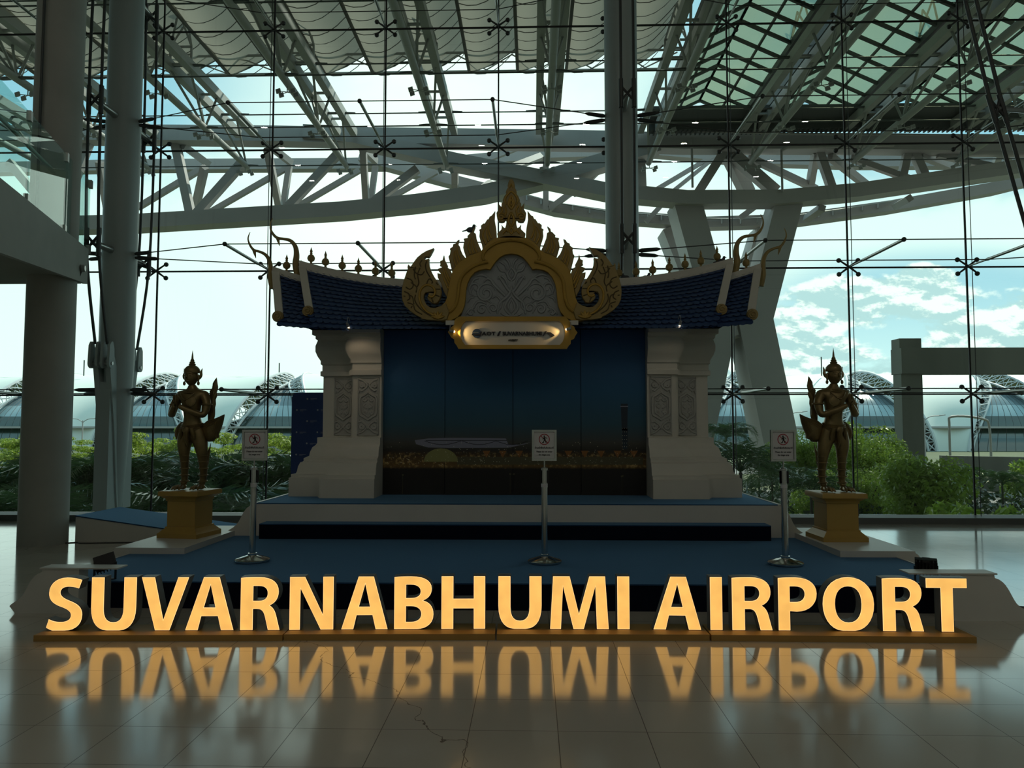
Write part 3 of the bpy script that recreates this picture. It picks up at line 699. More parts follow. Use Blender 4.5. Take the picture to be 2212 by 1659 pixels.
# ------------------------------------------------------------------ distant concourse with arched bays
term_mem = mat('concourse_fabric', (0.62, 0.66, 0.62), 0.7, var=0.04, scale=0.05)
term_tube = mat('arch_steel', (0.50, 0.52, 0.53), 0.5, var=0.05)
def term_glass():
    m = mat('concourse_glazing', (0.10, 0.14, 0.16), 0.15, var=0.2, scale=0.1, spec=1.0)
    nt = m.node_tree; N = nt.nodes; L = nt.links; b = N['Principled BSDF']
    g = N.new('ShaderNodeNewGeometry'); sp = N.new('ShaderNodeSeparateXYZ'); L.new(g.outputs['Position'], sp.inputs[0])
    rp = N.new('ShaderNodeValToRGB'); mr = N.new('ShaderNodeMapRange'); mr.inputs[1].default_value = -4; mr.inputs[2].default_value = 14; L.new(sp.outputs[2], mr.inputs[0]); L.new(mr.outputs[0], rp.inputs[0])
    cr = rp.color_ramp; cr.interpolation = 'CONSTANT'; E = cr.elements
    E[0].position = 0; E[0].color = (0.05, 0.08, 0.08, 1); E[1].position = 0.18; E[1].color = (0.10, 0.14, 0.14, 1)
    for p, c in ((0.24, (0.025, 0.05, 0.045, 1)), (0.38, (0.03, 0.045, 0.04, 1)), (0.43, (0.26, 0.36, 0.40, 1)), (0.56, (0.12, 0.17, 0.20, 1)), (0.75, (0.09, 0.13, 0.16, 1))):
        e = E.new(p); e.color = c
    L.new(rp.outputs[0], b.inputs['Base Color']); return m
TG = term_glass()
YFt, YTp, ZTOP = 150.0, 172.0, PY(1106, 806, 172).z
def arch_pt(xf, xt, t, inset=0.0):                  # t 0 foot .. 1 crown
    a = t*math.pi/2; y = YTp - (YTp-YFt-inset*0.5)*math.cos(a); z = GZ0 + (ZTOP-GZ0-inset)*math.sin(a)
    k = math.sin(a)**1.5; return Vector((xf + (xt-xf)*k, y, z))
def bay_group(xc, label, nm, PBw=27.0):
    o = empty('airport_concourse', (xc, YTp, GZ0), label, 'building', 'arched bays of the distant concourse')
    PB = PBw; lean = xc*0.03
    xl, xr = xc-10.4, xc+10.4; tl, tr = xc-2.6+lean, xc+2.6+lean
    K = 14
    for (xf, xt, sg) in ((xl, tl, 1), (xr, tr, -1)):
        outer = [arch_pt(xf, xt, i/K) for i in range(K+1)]
        inn = [arch_pt(xf + sg*1.2, xt + sg*3.4, i/K, 1.8) for i in range(K+1)]
        inn2 = [arch_pt(xf + sg*0.6, xt + sg*1.0, i/K, 3.2) for i in range(K+1)]
        ext = [Vector((p.x, 2*YTp-p.y, p.z)) for p in reversed(outer[:-1])]
        b = MB(); b.tube(outer+ext, 0.33, 6); b.tube(inn, 0.26, 6); b.tube(inn2, 0.22, 6)
        for i in range(K):
            b.tube([outer[i], inn[i+1]], 0.13, 4); b.tube([inn[i], outer[i+1]], 0.10, 4); b.tube([outer[i], inn[i]], 0.10, 4); b.tube([inn[i], inn2[i+1]], 0.09, 4); b.tube([inn2[i], outer[i+1]], 0.09, 4)
        b.build('arch_truss', term_tube, o)
    g = MB(); A = [arch_pt(xl+1, tl+2, i/K, 2.6) for i in range(K+1)]; B = [arch_pt(xr-1, tr-2, i/K, 2.6) for i in range(K+1)]
    for i in range(K+1):
        for j in range(11): g.v.append(tuple(A[i].lerp(B[i], j/10) + Vector((0, 0.6, 0))))
    for i in range(K):
        for j in range(10): p = i*11+j; g.f.append((p, p+1, p+12, p+11)); g.m.append(0)
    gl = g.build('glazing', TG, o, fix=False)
    mu = MB()
    for j in range(1, 10): mu.tube([g.v[i*11+j] for i in range(K+1)], 0.055, 4)
    mu.build('mullion', M['canopy_dark'], gl)
    # fabric saddle to the next bay
    f = MB(); xr2 = xc+PB-10.4; tl2 = xc+PB-2.6+(xc+PB)*0.03; J = 12
    A = [arch_pt(xr, tr, i/K) for i in range(K+1)]; B = [arch_pt(xr2, tl2, i/K) for i in range(K+1)]
    A += [Vector((p.x, 2*YTp-p.y, p.z)) for p in reversed(A[:-1])]; B += [Vector((p.x, 2*YTp-p.y, p.z)) for p in reversed(B[:-1])]
    for i in range(len(A)):
        for j in range(J+1):
            u = j/J; p = A[i].lerp(B[i], u); sag = math.sin(math.pi*u); p.y += 1.2*sag*(1 if i < K else -1); p.z -= 0.8*sag; f.v.append(tuple(p))
    for i in range(len(A)-1):
        for j in range(J): q = i*(J+1)+j; f.f.append((q, q+1, q+J+2, q+J+1)); f.m.append(0)
    f.build('fabric_saddle', term_mem, o, fix=False)
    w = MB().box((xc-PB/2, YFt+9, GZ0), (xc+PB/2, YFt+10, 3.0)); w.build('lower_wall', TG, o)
    w = MB().box((xc-PB/2, YFt+1, 1.3), (xc+PB/2, YFt+9, 1.7)); w.build('eave_band', M['out_white'], o)
LFT = [-134.3, -107.3, -80.3, -53.3]
RGT = [43.0, 70.0, 97.0, 124.0]
for i, x in enumerate(LFT): bay_group(x, 'arched glass and fabric bay of the distant concourse, left side, %s from the left' % ORD[i], i)
for i, x in enumerate(RGT): bay_group(x, 'arched glass and fabric bay of the distant concourse, right side, %s from the pylon' % ORD[i], i)
bay_group(-26.3, 'arched glass and fabric bay of the distant concourse, hidden behind the shrine at its left', 8, 42.3)
bay_group(16.0, 'arched glass and fabric bay of the distant concourse, hidden behind the shrine at its right', 9)
for px, y, Y, h, lb in ((181, 830, 165, 3.6, 'left of the tapered column'), (410, 790, 168, 3.0, 'above the left statue'), (603, 800, 170, 3, 'left of the shrine'), (1775, 800, 165, 4.2, 'left of the right statue')):
    p = PY(px, 812, Y); tag(MB().tube([p, p+Vector((0, 0, h))], 0.14, 5).build('roof_antenna', M['darksteel']), 'thin antenna on the concourse roof, ' + lb, 'antenna')

# ------------------------------------------------------------------ concrete guideway and parapet on the right
gw = empty('guideway_pier', PY(1957, 1000, 45) - Vector((0, 0, 4)), 'weathered concrete pier and crossbeam standing behind the right-hand trees', 'pier')
xa, xb = PY(1927, 800, 46).x, PY(1992, 800, 45).x; zt_ = PY(1950, 752, 45).z; z1_ = PY(1950, 731, 45).z; z2_ = PY(2100, 808, 45).z
MB().box((xa+.05, 45, GZ0), (xb, 46, zt_-1.56)).build('shaft', M['outconc'], gw)
MB().box((xa, 44.8, zt_-1.55), (xa+16, 46.1, zt_)).build('crossbeam', M['outconc'], gw)
MB().box((xa, 45, zt_), (xb, 46, z1_)).build('bearing_block', M['outconc'], gw)
pa, pb = PY(2035, 984, 58), PY(2300, 998, 50)
b = MB(); q = [(pa.x, pa.y), (pb.x+10, pb.y-2), (pb.x+10, pb.y-1.6), (pa.x, pa.y+.4)]
b.prism(q, lambda x, y, d: (x, y, pa.z-2.6+d), 2.6)
tag(b.build('ramp_parapet', M['outconc']), 'long low concrete ramp wall behind the round bushy tree', 'wall')
def lamp_post(px, ytop, Y, label, double=True, zb_=None):
    p = PY(px, ytop, Y); o = empty('street_lamp', (p.x, Y, GZ0), label, 'street lamp', None)
    MB().tube([(p.x, Y, GZ0), (p.x, Y, p.z-0.3)], [0.13, 0.08], 8).build('pole', M['out_white'], o)
    a = MB()
    for s in ((-1, 1) if double else (1,)): a.tube(catmull([(p.x, Y, p.z-.6), (p.x+s*.8, Y, p.z-.1), (p.x+s*2.0, Y, p.z)], 4), 0.06, 6)
    a.build('arm', M['out_white'], o)
    for s in ((-1, 1) if double else (1,)): MB().bar((p.x+s*1.9, Y, p.z), (p.x+s*2.6, Y, p.z+.1), 0.12, 0.3).build('lamp_head', M['out_white'], o)
lamp_post(179, 904, 110, 'distant double-armed street lamp left of the tapered column')
lamp_post(1705, 890, 110, 'distant single-armed street lamp right of the pylon', False)
lamp_post(1996, 898, 95, 'distant single-armed street lamp beside the concrete pier', False)
o = empty('sign_gantry', PY(2094, 985, 70), 'pale tubular road gantry in front of the right concourse bay', 'gantry')
p, q = PY(2050, 900, 70), PY(2137, 905, 70)
MB().tube(catmull([(p.x, 70, GZ0), (p.x, 70, p.z-1), (p.x+.3, 70, p.z), (q.x-.6, 70, q.z), (q.x, 70, q.z-1), (q.x, 70, GZ0)], 5), 0.11, 8).build('frame', M['out_white'], o)

# ------------------------------------------------------------------ planting
rnd = random.Random(4)
def leaf_blobs(mb, blobs, n, size, rng, up=0.5):
    for _ in range(n):
        c, r = blobs[rng.randrange(len(blobs))]
        d = Vector((rng.gauss(0, 1), rng.gauss(0, 1), rng.gauss(0, 1))).normalized()
        rad = (0.55 + 0.45*rng.random()**0.5)
        p = Vector((c[0] + d.x*r[0]*rad, c[1] + d.y*r[1]*rad, c[2] + d.z*r[2]*rad))
        nrm = (d + Vector((rng.gauss(0, .6), rng.gauss(0, .6), rng.gauss(0, .6) + up))).normalized()
        u = nrm.orthogonal().normalized(); w = nrm.cross(u); a = rng.random()*6.28; u, w = u*math.cos(a)+w*math.sin(a), w*math.cos(a)-u*math.sin(a)
        s = size*(0.6+0.8*rng.random()); mb.add([p-u*s, p-w*s*0.45, p+u*s, p+w*s*0.45], [(0, 1, 2, 3)])
def tree(name, blobs, n, size, lm, trunk, rng, cat, branches=True):
    o = empty(name, (0, 0, 0), '', cat)
    f = MB(); leaf_blobs(f, blobs, n, size, rng); f.build('foliage', lm, o, smooth=False, fix=False)
    t = MB(); t.tube(trunk, [0.22*(1-0.4*i/len(trunk)) for i in range(len(trunk))], 7)
    if branches:
        top = Vector(trunk[-1])
        for c, r in blobs[::2]: t.tube([top, top.lerp(Vector(c), 0.5) + Vector((0, 0, -.3)), Vector(c)], [0.12, 0.07, 0.03], 5)
    t.build('trunk', M['bark'], o)
    return o
def rain_blobs(rng, R, zc):
    bl = []
    for i in range(17):
        a = rng.random()*6.28; d = R*rng.random()**.6*0.8
        bl.append(((d*math.cos(a), d*math.sin(a), zc - .5 + rng.choice((-1.5, -.9, -.3, .3, .9)) - d*.22), (R*.30, R*.30, 0.34)))
    return bl
protoR = [tree('spreading_tree', rain_blobs(random.Random(s), 4.0, 4.2), 5200, 0.13, M['leaf_light'], [(0, 0, 0), (.2, 0, 1.2), (-.1, .1, 2.4)], random.Random(s), 'tree') for s in (1, 2)]
spots = [(70, 62), (170, 70), (292, 60), (345, 74), (398, 58), (505, 68), (585, 62), (650, 72), (20, 72)]
for i, (px, Y) in enumerate(spots):
    o = protoR[i] if i < 2 else copy_tree(protoR[i % 2])
    p = PY(px, 1000, Y); o.location = (p.x, Y, GZ0); s = (.95, .78, .92, .8, 1.02, .82, .9, .8, .78)[i]; o.scale = (s, s, s); o.rotation_euler.z = rnd.random()*6
    o['label'] = 'light green spreading tree beyond the palms, %s of the left group' % ORD[i]; o['group'] = 'light green spreading trees on the left'
def palm(name, H, nf, fl, rng, lm, clump=1):
    o = empty(name, (0, 0, 0), '', 'palm'); f = MB(); t = MB()
    for c in range(clump):
        bx, by = (0, 0) if clump == 1 else (rng.uniform(-.9, .9), rng.uniform(-.9, .9)); h = H*(1 if clump == 1 else rng.uniform(.55, 1))
        lean = Vector((bx*.5, by*.5, 0)); base = Vector((bx, by, 0)); top = base + lean + Vector((0, 0, h))
        t.tube([base, base.lerp(top, .5), top], [0.11, 0.08, 0.06], 7)
        for k in range(nf):
            a = 6.283*k/nf + rng.uniform(-.3, .3); el = rng.uniform(0.55, 1.45); L = fl*rng.uniform(.8, 1.1)
            dh = Vector((math.cos(a), math.sin(a), 0)); pts = []; p = top.copy(); e = el
            for i in range(11):
                pts.append(p.copy()); p = p + (dh*math.cos(e) + Vector((0, 0, math.sin(e))))*L/10; e -= 0.20 + 0.02*i
            f.tube(pts, [0.022*(1-i/12) for i in range(11)], 3, caps=False)
            sd = Vector((-dh.y, dh.x, 0))
            for i in range(2, 11):
                for sub in (0, .2, .4, .6, .8):
                    if i+sub > 10: continue
                    q = pts[i] if sub == 0 else pts[i].lerp(pts[min(i+1, 10)], sub)
                    tang = (pts[min(i+1, 10)] - pts[i-1]).normalized(); ll = L*0.24*math.sin(math.pi*(i+sub)/11.5+0.25)
                    for s in (-1, 1):
                        dr_ = (sd*s*0.85 + tang*0.5 + Vector((0, 0, rng.uniform(-.5, .25)))).normalized(); w = tang*0.013
                        f.add([q-w, q+dr_*ll*.6-w*.6+Vector((0, 0, -.02)), q+dr_*ll, q+dr_*ll*.5+w*.8, q+w], [(0, 1, 2, 3, 4)])
    f.build('fronds', lm, o, smooth=False, fix=False); t.build('trunk', M['bark'], o); return o
pA = palm('clump_palm', 2.5, 13, 2.3, random.Random(7), M['leaf_palm'], 5)
pB = palm('clump_palm', 2.1, 12, 2.1, random.Random(8), M['leaf_palm'], 6)
pC = palm('feather_palm', 4.2, 18, 2.6, random.Random(9), M['leaf_palm'], 1)
n = 0; firsts = [pA, pB]
LP = [(60, 24), (120, 27), (175, 22), (230, 26), (290, 23), (340, 28), (400, 22.5), (455, 25), (520, 22), (570, 26), (625, 23), (10, 22), (30, 30), (90, 19.5), (195, 18.5), (310, 19), (480, 19), (590, 19), (660, 27), (250, 31), (430, 31), (-40, 25), (140, 17), (370, 17), (540, 16.5)]
for i, (px, Y) in enumerate(LP):
    o = firsts[i] if i < 2 else copy_tree((pA, pB)[i % 2])
    p = PY(px, 1050, Y); top = PY(px, (960 if i % 3 else 985) if Y > 21 else 1025, Y).z
    s = max(0.7, (top-GZ0)/3.3); o.location = (p.x, Y, GZ0); o.scale = (s*1.05, s*1.05, s); o.rotation_euler.z = rnd.random()*6
    row = 'front' if Y < 20 else 'middle' if Y < 25.5 else 'back'
    rk = sum(1 for (qx, qY) in LP if (('front' if qY < 20 else 'middle' if qY < 25.5 else 'back') == row and qx < px))
    o['label'] = 'dark clumping palm outside the left glass, %s of the %s row from the left' % (ORD[rk], row); o['group'] = 'dark clumping palms outside on the left'
RP = [(1600, 21, 940, 'behind the right shrine pillar'), (1570, 46, 905, 'pale and far, left of the pylon leg'), (1668, 27, 990, 'behind the right sign stand'), (1752, 22, 1010, 'left of the right statue legs'), (2085, 33, 1000, 'in front of the ramp wall'), (2165, 30, 1010, 'in front of the ramp wall at the right edge'), (1790, 30, 1005, 'behind the right statue plinth'), (1640, 40, 985, 'between pylon leg and sign stand')]
for i, (px, Y, yt, lb) in enumerate(RP):
    o = pC if i == 0 else copy_tree(pC)
    p = PY(px, 1050, Y); top = PY(px, yt, Y).z; s = (top-GZ0)/5.4
    o.location = (p.x, Y, GZ0); o.scale = (s, s, s); o.rotation_euler.z = rnd.random()*6
    o['label'] = 'feather palm outside, ' + lb; o['group'] = 'feather palms outside on the right'
def bush_blobs(rng, R, zc, H, k=12):
    bl = []
    for i in range(k):
        a = rng.random()*6.28; d = R*0.62*rng.random()**.5; z = rng.uniform(-.5, .5)
        bl.append(((d*math.cos(a), d*math.sin(a), zc + z*H), (R*.42, R*.42, R*.36)))
    return bl
tR = tree('round_bushy_tree', bush_blobs(random.Random(21), 2.05, 2.9, 2.2, 16), 11000, 0.085, M['leaf_mid'], [(0, 0, 0), (.15, 0, .9), (0, .1, 1.7)], random.Random(21), 'tree')
p = PY(1985, 1030, 24); tR.location = (p.x, 24, GZ0); s = (PY(1985, 957, 24).z-GZ0)/4.9; tR.scale = (s*.95, s*.95, s); tR['label'] = 'round bushy green tree in front of the concrete pier'
tS = tree('hedge_tree', bush_blobs(random.Random(22), 2.4, 4.0, 3.6, 18), 10000, 0.10, M['leaf_mid'], [(0, 0, 0), (.2, 0, 1.6), (0, .1, 3.0)], random.Random(22), 'tree')
for i, (px, Y, yt, lb) in enumerate([(1745, 40, 905, 'left of the right statue torso'), (1810, 42, 895, 'behind the right statue'), (1880, 38, 892, 'right of the right statue, tallest of the row'), (1925, 36, 930, 'against the concrete pier'), (1700, 44, 930, 'right of the pylon leg'), (1860, 28, 985, 'low and dark behind the right plinth'), (1780, 27, 1000, 'low between plinth and sign stand')]):
    o = tS if i == 0 else copy_tree(tS)
    p = PY(px, 1030, Y); s = (PY(px, yt, Y).z-GZ0)/7.0; o.location = (p.x, Y, GZ0); o.scale = (s, s, s); o.rotation_euler.z = i*1.3
    o['label'] = 'leafy green tree outside, ' + lb; o['group'] = 'leafy trees outside on the right'
sh = tree('shrub', bush_blobs(random.Random(31), 0.9, 0.9, .9, 8), 1500, 0.09, M['leaf_mid'], [(0, 0, 0), (0, 0, .6)], random.Random(31), 'shrub', False)
for i, (px, Y, yt, lb) in enumerate([(2075, 20, 1045, 'yellowish and left of the last glass joint'), (2130, 19, 1052, 'by the right glass joint'), (2185, 20, 1050, 'at the right edge'), (1850, 19, 1070, 'right of the plinth'), (1915, 20, 1085, 'below the round bushy tree'), (2200, 45, 975, 'small behind the ramp wall')]):
    o = sh if i == 0 else copy_tree(sh)
    p = PY(px, 1030, Y); s = (PY(px, yt, Y).z-GZ0)/1.9; o.location = (p.x, Y, GZ0); o.scale = (s*.8, s*.8, s); o.rotation_euler.z = i
    o['label'] = 'small green shrub outside, ' + lb; o['group'] = 'shrubs outside on the right'
u_ = MB(); rg = random.Random(77)
for _ in range(30000):
    x = rg.uniform(-24, 1); y = rg.uniform(14.5, 36); z = GZ0 + 0.2 + (1.5+1.1*math.sin(x*1.3)*math.sin(y*.9))*rg.random()**.4 + (.5 if y > 24 else 0)
    a = rg.random()*6.28; d = Vector((math.cos(a), math.sin(a), rg.uniform(-.4, 1.2))).normalized(); w = d.orthogonal().normalized()*.014; L_ = rg.uniform(.12, .34); q = Vector((x, y, z)); u_.add([q-w, q+d*L_*.5-w, q+d*L_, q+w], [(0, 1, 2, 3)])
tag(u_.build('undergrowth', M['leaf_palm'], smooth=False, fix=False), 'dense dark undergrowth between the palms outside the left glass', 'undergrowth', None, 'stuff')
u_ = MB()
for _ in range(6000):
    x = rg.uniform(6, 22); y = rg.uniform(26, 40); z = GZ0 + 0.1 + 1.9*rg.random()**.5
    a = rg.random()*6.28; d = Vector((math.cos(a), math.sin(a), rg.uniform(-.4, 1.2))).normalized(); w = d.orthogonal().normalized()*.07; L_ = rg.uniform(.15, .35); q = Vector((x, y, z)); u_.add([q-w, q+d*L_*.5-w, q+d*L_, q+w], [(0, 1, 2, 3)])
tag(u_.build('undergrowth', M['leaf_dark'], smooth=False, fix=False), 'dark undergrowth beneath the leafy trees outside on the right', 'undergrowth', None, 'stuff')
# parked vehicles seen through the planting
def car(x, y, col, label, rz=0):
    o = empty('car', (x, y, GZ0), label, 'car'); m_ = mat('car_paint_%s' % col[0], col[1], 0.25, var=0.02, spec=0.8); gl = mat('car_glass', (0.02, 0.025, 0.03), 0.1, spec=0.9)
    prof = [(-2.2, .35), (-2.2, .95), (-1.9, 1.05), (-1.55, 1.65), (.4, 1.7), (1.0, 1.12), (2.0, .98), (2.2, .75), (2.2, .35)]
    MB().prism(prof, lambda u, v, d: (x+u, y-.9+d, GZ0+v), 1.8).build('body', m_, o)
    MB().prism([(-1.75, 1.08), (-1.5, 1.56), (.3, 1.6), (.8, 1.14)], lambda u, v, d: (x+u, y-.93+d, GZ0+v), 1.86).build('window_band', gl, o)
    for u in (-1.4, 1.35):
        for s in (-.92, .72): MB().lathe([(.2, 0), (.34, .02), (.34, .18), (.2, .2)], 16, (x+u, y+s, GZ0+.34), (0, 1, 0)).build('wheel', M['blackplastic'], o)
p = PY(622, 1010, 84); car(p.x, 84, ('white', (.6, .6, .6)), 'distant white car left of the shrine base')
p = PY(60, 1000, 84); car(p.x, 84, ('teal', (.2, .35, .33)), 'distant pale teal car at the far left')
p = PY(2190, 1100, 22); car(p.x+1.0, 22, ('silver', (.5, .48, .42)), 'silver car half hidden by shrubs at the right edge')
# ------------------------------------------------------------------ stage and its white edge boards
XS = -0.265
ZS, Z2, Z3 = 0.235, 0.30, 0.64
st = empty('stage', (XS, 8, 0), 'wide low blue-carpeted stage with a black front, behind the lit letters', 'stage')
MB().box((-4.33, 6.56, 0), (3.80, 9.9, ZS-0.012)).build('skirt', M['navy'], st)
MB().box((-4.33, 6.555, ZS-0.012), (3.80, 9.9, ZS)).build('carpet', M['blue'], st)
MB().box((-4.345, 6.6, ZS-0.02), (-4.33, 9.9, ZS+0.006)).build('edge_trim', M['white'], st)
MB().box((3.80, 6.6, ZS-0.02), (3.815, 9.9, ZS+0.006)).build('edge_trim', M['white'], st)
def profile_board(name, label, xin, xtop, xtip, y0, y1, z, s):   # s=-1 left, 1 right ; curved outer end
    o = empty(name, ((xin+xtop)/2, y0, 0), label, 'stage board', 'white curved boards at the stage ends')
    h = z
    ops = [(xin, 0.0), (xin, h), (xtop, h), (xtop+s*0.005, h*0.93), ('c', xtop+(xtip-xtop)*.38, h*.86, xtop+(xtip-xtop)*.45, h*.55, xtop+(xtip-xtop)*.62, h*.38),
           ('c', xtop+(xtip-xtop)*.75, h*.27, xtop+(xtip-xtop)*.9, h*.25, xtip, h*.16), (xtip-s*0.05, 0.0)]
    MB().prism(path2(ops, 8), lambda x, zz, d: (x, y0+d, zz), y1-y0).build('board', M['white'], o)
    return o
L1 = profile_board('edge_board', 'white board with a curved outer end at the left front of the stage', -3.90, -4.22, -4.50, 6.35, 6.48, 0.378, -1)
MB().prism([(-4.24, 6.34), (-3.56, 6.34), (-3.56, 6.50), (-4.24, 6.50)], lambda x, y, d: (x, y, 0.378+d), 0.012).build('ledge', M['white'], L1)
R1 = profile_board('edge_board', 'white board with a curved outer end at the right front of the stage', 3.46, 3.82, 4.10, 6.32, 6.46, 0.378, 1)
MB().prism([(3.12, 6.31), (3.84, 6.31), (3.84, 6.48), (3.12, 6.48)], lambda x, y, d: (x, y, 0.378+d), 0.012).build('ledge', M['white'], R1)
def plinth_board(label, xin, xtop, xtip, s):
    o = profile_board('plinth_platform', label, xin, xtop, xtip, 7.95, 9.75, Z2, s); o['group'] = 'white platforms under the statues'; o['category'] = 'platform'; return o
plinth_board('low white platform with a curved end under the left statue plinth', -3.74, -4.50, -4.68, -1)
plinth_board('low white platform with a curved end under the right statue plinth', 3.225, 4.00, 4.16, 1)
# upper platform with ogee sides
up = empty('upper_platform', (XS, 10.5, ZS), 'white-fronted upper platform with blue carpet carrying the shrine', 'platform')
def ogee(s, xt, xb):
    return [('c', xt+(xb-xt)*.35, Z3-0.03, xt+(xb-xt)*.30, Z3-.22, xt+(xb-xt)*.55, Z3-.29), ('c', xt+(xb-xt)*.7, Z3-.34, xt+(xb-xt)*.8, ZS+.05, xb, ZS+.045), (xb, ZS)]
pl = path2([(-3.50, Z3)] + ogee(-1, -3.50, -3.98))
pr = path2([(3.05, Z3)] + ogee(1, 3.05, 3.45))
MB().prism(pl + list(reversed(pr)), lambda x, z, d: (x, 9.3+d, z-0.012), 0.14).build('front_board', M['white'], up)
MB().box((-3.48, 9.44, ZS), (3.03, 11.3, Z3-0.012)).build('body', M['white'], up)
MB().box((-3.48, 9.31, Z3-0.012), (3.03, 11.3, Z3)).build('carpet', M['blue'], up)
MB().box((-3.52, 9.30, Z3-0.012), (-3.48, 11.3, Z3+.004)).build('edge_trim', M['white'], up)
MB().box((3.03, 9.30, Z3-0.012), (3.07, 11.3, Z3+.004)).build('edge_trim', M['white'], up)
sp = empty('stage_step', (XS, 9.18, ZS), 'long dark step in front of the upper platform', 'step')
MB().box((-3.34, 9.05, ZS), (2.86, 9.3, 0.405)).build('riser', M['navy'], sp)
MB().box((-3.34, 9.045, 0.405), (2.86, 9.3, 0.417)).build('tread', M['blue'], sp)
# blue ramp on the left
rp = empty('ramp', (-5.3, 10.8, 0), 'blue-topped white ramp beside the round concrete column', 'ramp')
q = [(-6.40, 0), (-4.30, 0), (-4.30, .06), (-6.40, .345)]
MB().prism(q, lambda x, z, d: (x, 10.3+d*0.0+d, z), 1.1).build('body', M['white'], rp)
MB().prism([(-6.40, .345), (-4.30, .06), (-4.30, .075), (-6.40, .36)], lambda x, z, d: (x, 10.29+d, z), 1.12).build('carpet', M['blue'], rp)

# ------------------------------------------------------------------ illuminated letters
GL = {
 'S': ([(67.7,95),(61.4,77.4),('c',55,80,48,81.1,41,81.1),('c',32,81,27,77,27,71.5),('c',27,64,36,60,48,55.5),('c',62,50,69.4,42,69.4,30),('c',69.4,12,57,0,36,0),(13,0),('c',8,1.5,4,3.5,0,6),(5.3,23.5),('c',11,20,19,17.8,28,17.8),('c',40,17.8,46.3,22,46.3,29),('c',46.3,36,39,40,26,44.5),('c',11,50,3.8,58,3.8,70),('c',3.8,88,18,100,38,100),('c',50,100,60,98,67.7,95)], []),
 'U': ([(0,100),(26,100),(26,42),('c',26,25,32,17,44,17),('c',56,17,62,25,62,42),(62,100),(88,100),(88,44),('c',88,16,76,1,56,0),(32,0),('c',12,1,0,16,0,44)], []),
 'V': ([(0,100),(27,100),(44.2,22.7),(70.2,100),(93,100),(57,0),(28,0)], []),
 'A': ([(0,0),(34,100),(65.5,100),(94,0),(68.4,0),(62,26),(32,26),(25.7,0)], [[(47.8,82.6),(36.9,43.7),(56.6,43.7)]]),
 'R': ([(0,98.5),('c',10,100,22,100,36,100),('c',60,100,74,90,74,72),('c',74,60,68,51,58,46.3),('c',65,42,68,35,70,27),(77,0),(52.8,0),(47,24),('c',44,36,40,39,33,39),(25.6,39),(25.6,0),(0,0)], [[(25.6,81.7),(36,81.7),('c',46,81.7,51.3,77,51.3,69),('c',51.3,61,46,56,36,56),(25.6,56)]]),
 'N': ([(0,0),(0,100),(30.4,100),(64,31),(63.4,100),(85.5,100),(85.5,0),(60,0),(22,75),(22,0)], []),
 'B': ([(0,0),(0,98.5),('c',10,100,22,100,34,100),('c',58,100,73.8,92,73.8,76),('c',73.8,65,68,58,58.6,54),('c',70,51,77.4,42,77.4,28),('c',77.4,8,60,0,45,0)], [[(24.4,82.7),(33,82.7),('c',44,82.7,50.6,78,50.6,71),('c',50.6,63,44,59.5,33,59.5),(24.4,59.5)],[(24.4,42.6),(33,42.6),('c',45,42.6,52,37,52,29),('c',52,20,45,15.2,33,15.2),(24.4,15.2)]]),
 'H': ([(0,0),(0,100),(24.7,100),(24.7,58),(62,58),(62,100),(85.8,100),(85.8,0),(62,0),(62,38),(24.7,38),(24.7,0)], []),
 'M': ([(0,0),(6,100),(39.6,100),(56.5,31.5),(76,100),(108,100),(114.6,0),(90,0),(88,78),(66.4,0),(45,0),(26.2,78),(22.6,0)], []),
 'I': ([(0,0),(0,100),(25,100),(25,0)], []),
 'P': ([(0,0),(0,98.5),('c',10,100,22,100,34,100),('c',60,100,75.3,88,75.3,69),('c',75.3,48,58,34.7,36,34.7),(24,35.5),(24,0)], [[(24,81.5),(33,81.5),('c',44,81.5,50.6,77,50.6,68.5),('c',50.6,59,44,54.4,33,54.4),(24,54.4)]]),
 'O': ([(0,50),('c',0,80,20,101,50,101),('c',80,101,100,80,100,50),('c',100,22,84,1,62,0),(38,0),('c',16,1,0,22,0,50)], [[(25.4,50),('c',25.4,70,34,82,50,82),('c',66,82,74.3,70,74.3,50),('c',74.3,30,66,17,50,17),('c',34,17,25.4,30,25.4,50)]]),
 'T': ([(0,100),(80,100),(80,80.5),(53,80.5),(53,0),(27.7,0),(27.7,80.5),(0,80.5)], []),
}
WID = dict(S=69.4, U=88, V=93, A=94, R=77, N=85.5, B=77.4, H=85.8, M=114.6, I=25, P=75.3, O=100, T=80)
def clean(lp):
    out = []
    for p in lp:
        if not out or abs(p[0]-out[-1][0])+abs(p[1]-out[-1][1]) > 1e-3: out.append(p)
    if abs(out[0][0]-out[-1][0])+abs(out[0][1]-out[-1][1]) < 1e-3: out.pop()
    return out
def area(lp): return sum(lp[i-1][0]*lp[i][1]-lp[i][0]*lp[i-1][1] for i in range(len(lp)))/2
def inset(lp, d):                                   # >0 shrinks a CCW loop
    n = len(lp); out = []
    for i in range(n):
        a = Vector(lp[i-1]); b = Vector(lp[i]); c = Vector(lp[(i+1) % n])
        e1 = (b-a).normalized(); e2 = (c-b).normalized(); n1 = Vector((-e1.y, e1.x)); n2 = Vector((-e2.y, e2.x))
        m_ = n1+n2; m_ = m_.normalized() if m_.length > 1e-6 else n1; k = max(0.35, m_.dot(n1)); out.append(tuple(b + m_*d/k))
    return out
lit = mat('lit_acrylic', (0.8, 0.5, 0.2), 0.4, var=0.02, emit=(1.0, 0.53, 0.125), estr=0.83)
nt = lit.node_tree; nz = nt.nodes.new('ShaderNodeTexNoise'); nz.inputs['Scale'].default_value = 9; g_ = nt.nodes.new('ShaderNodeNewGeometry'); nt.links.new(g_.outputs['Position'], nz.inputs['Vector'])
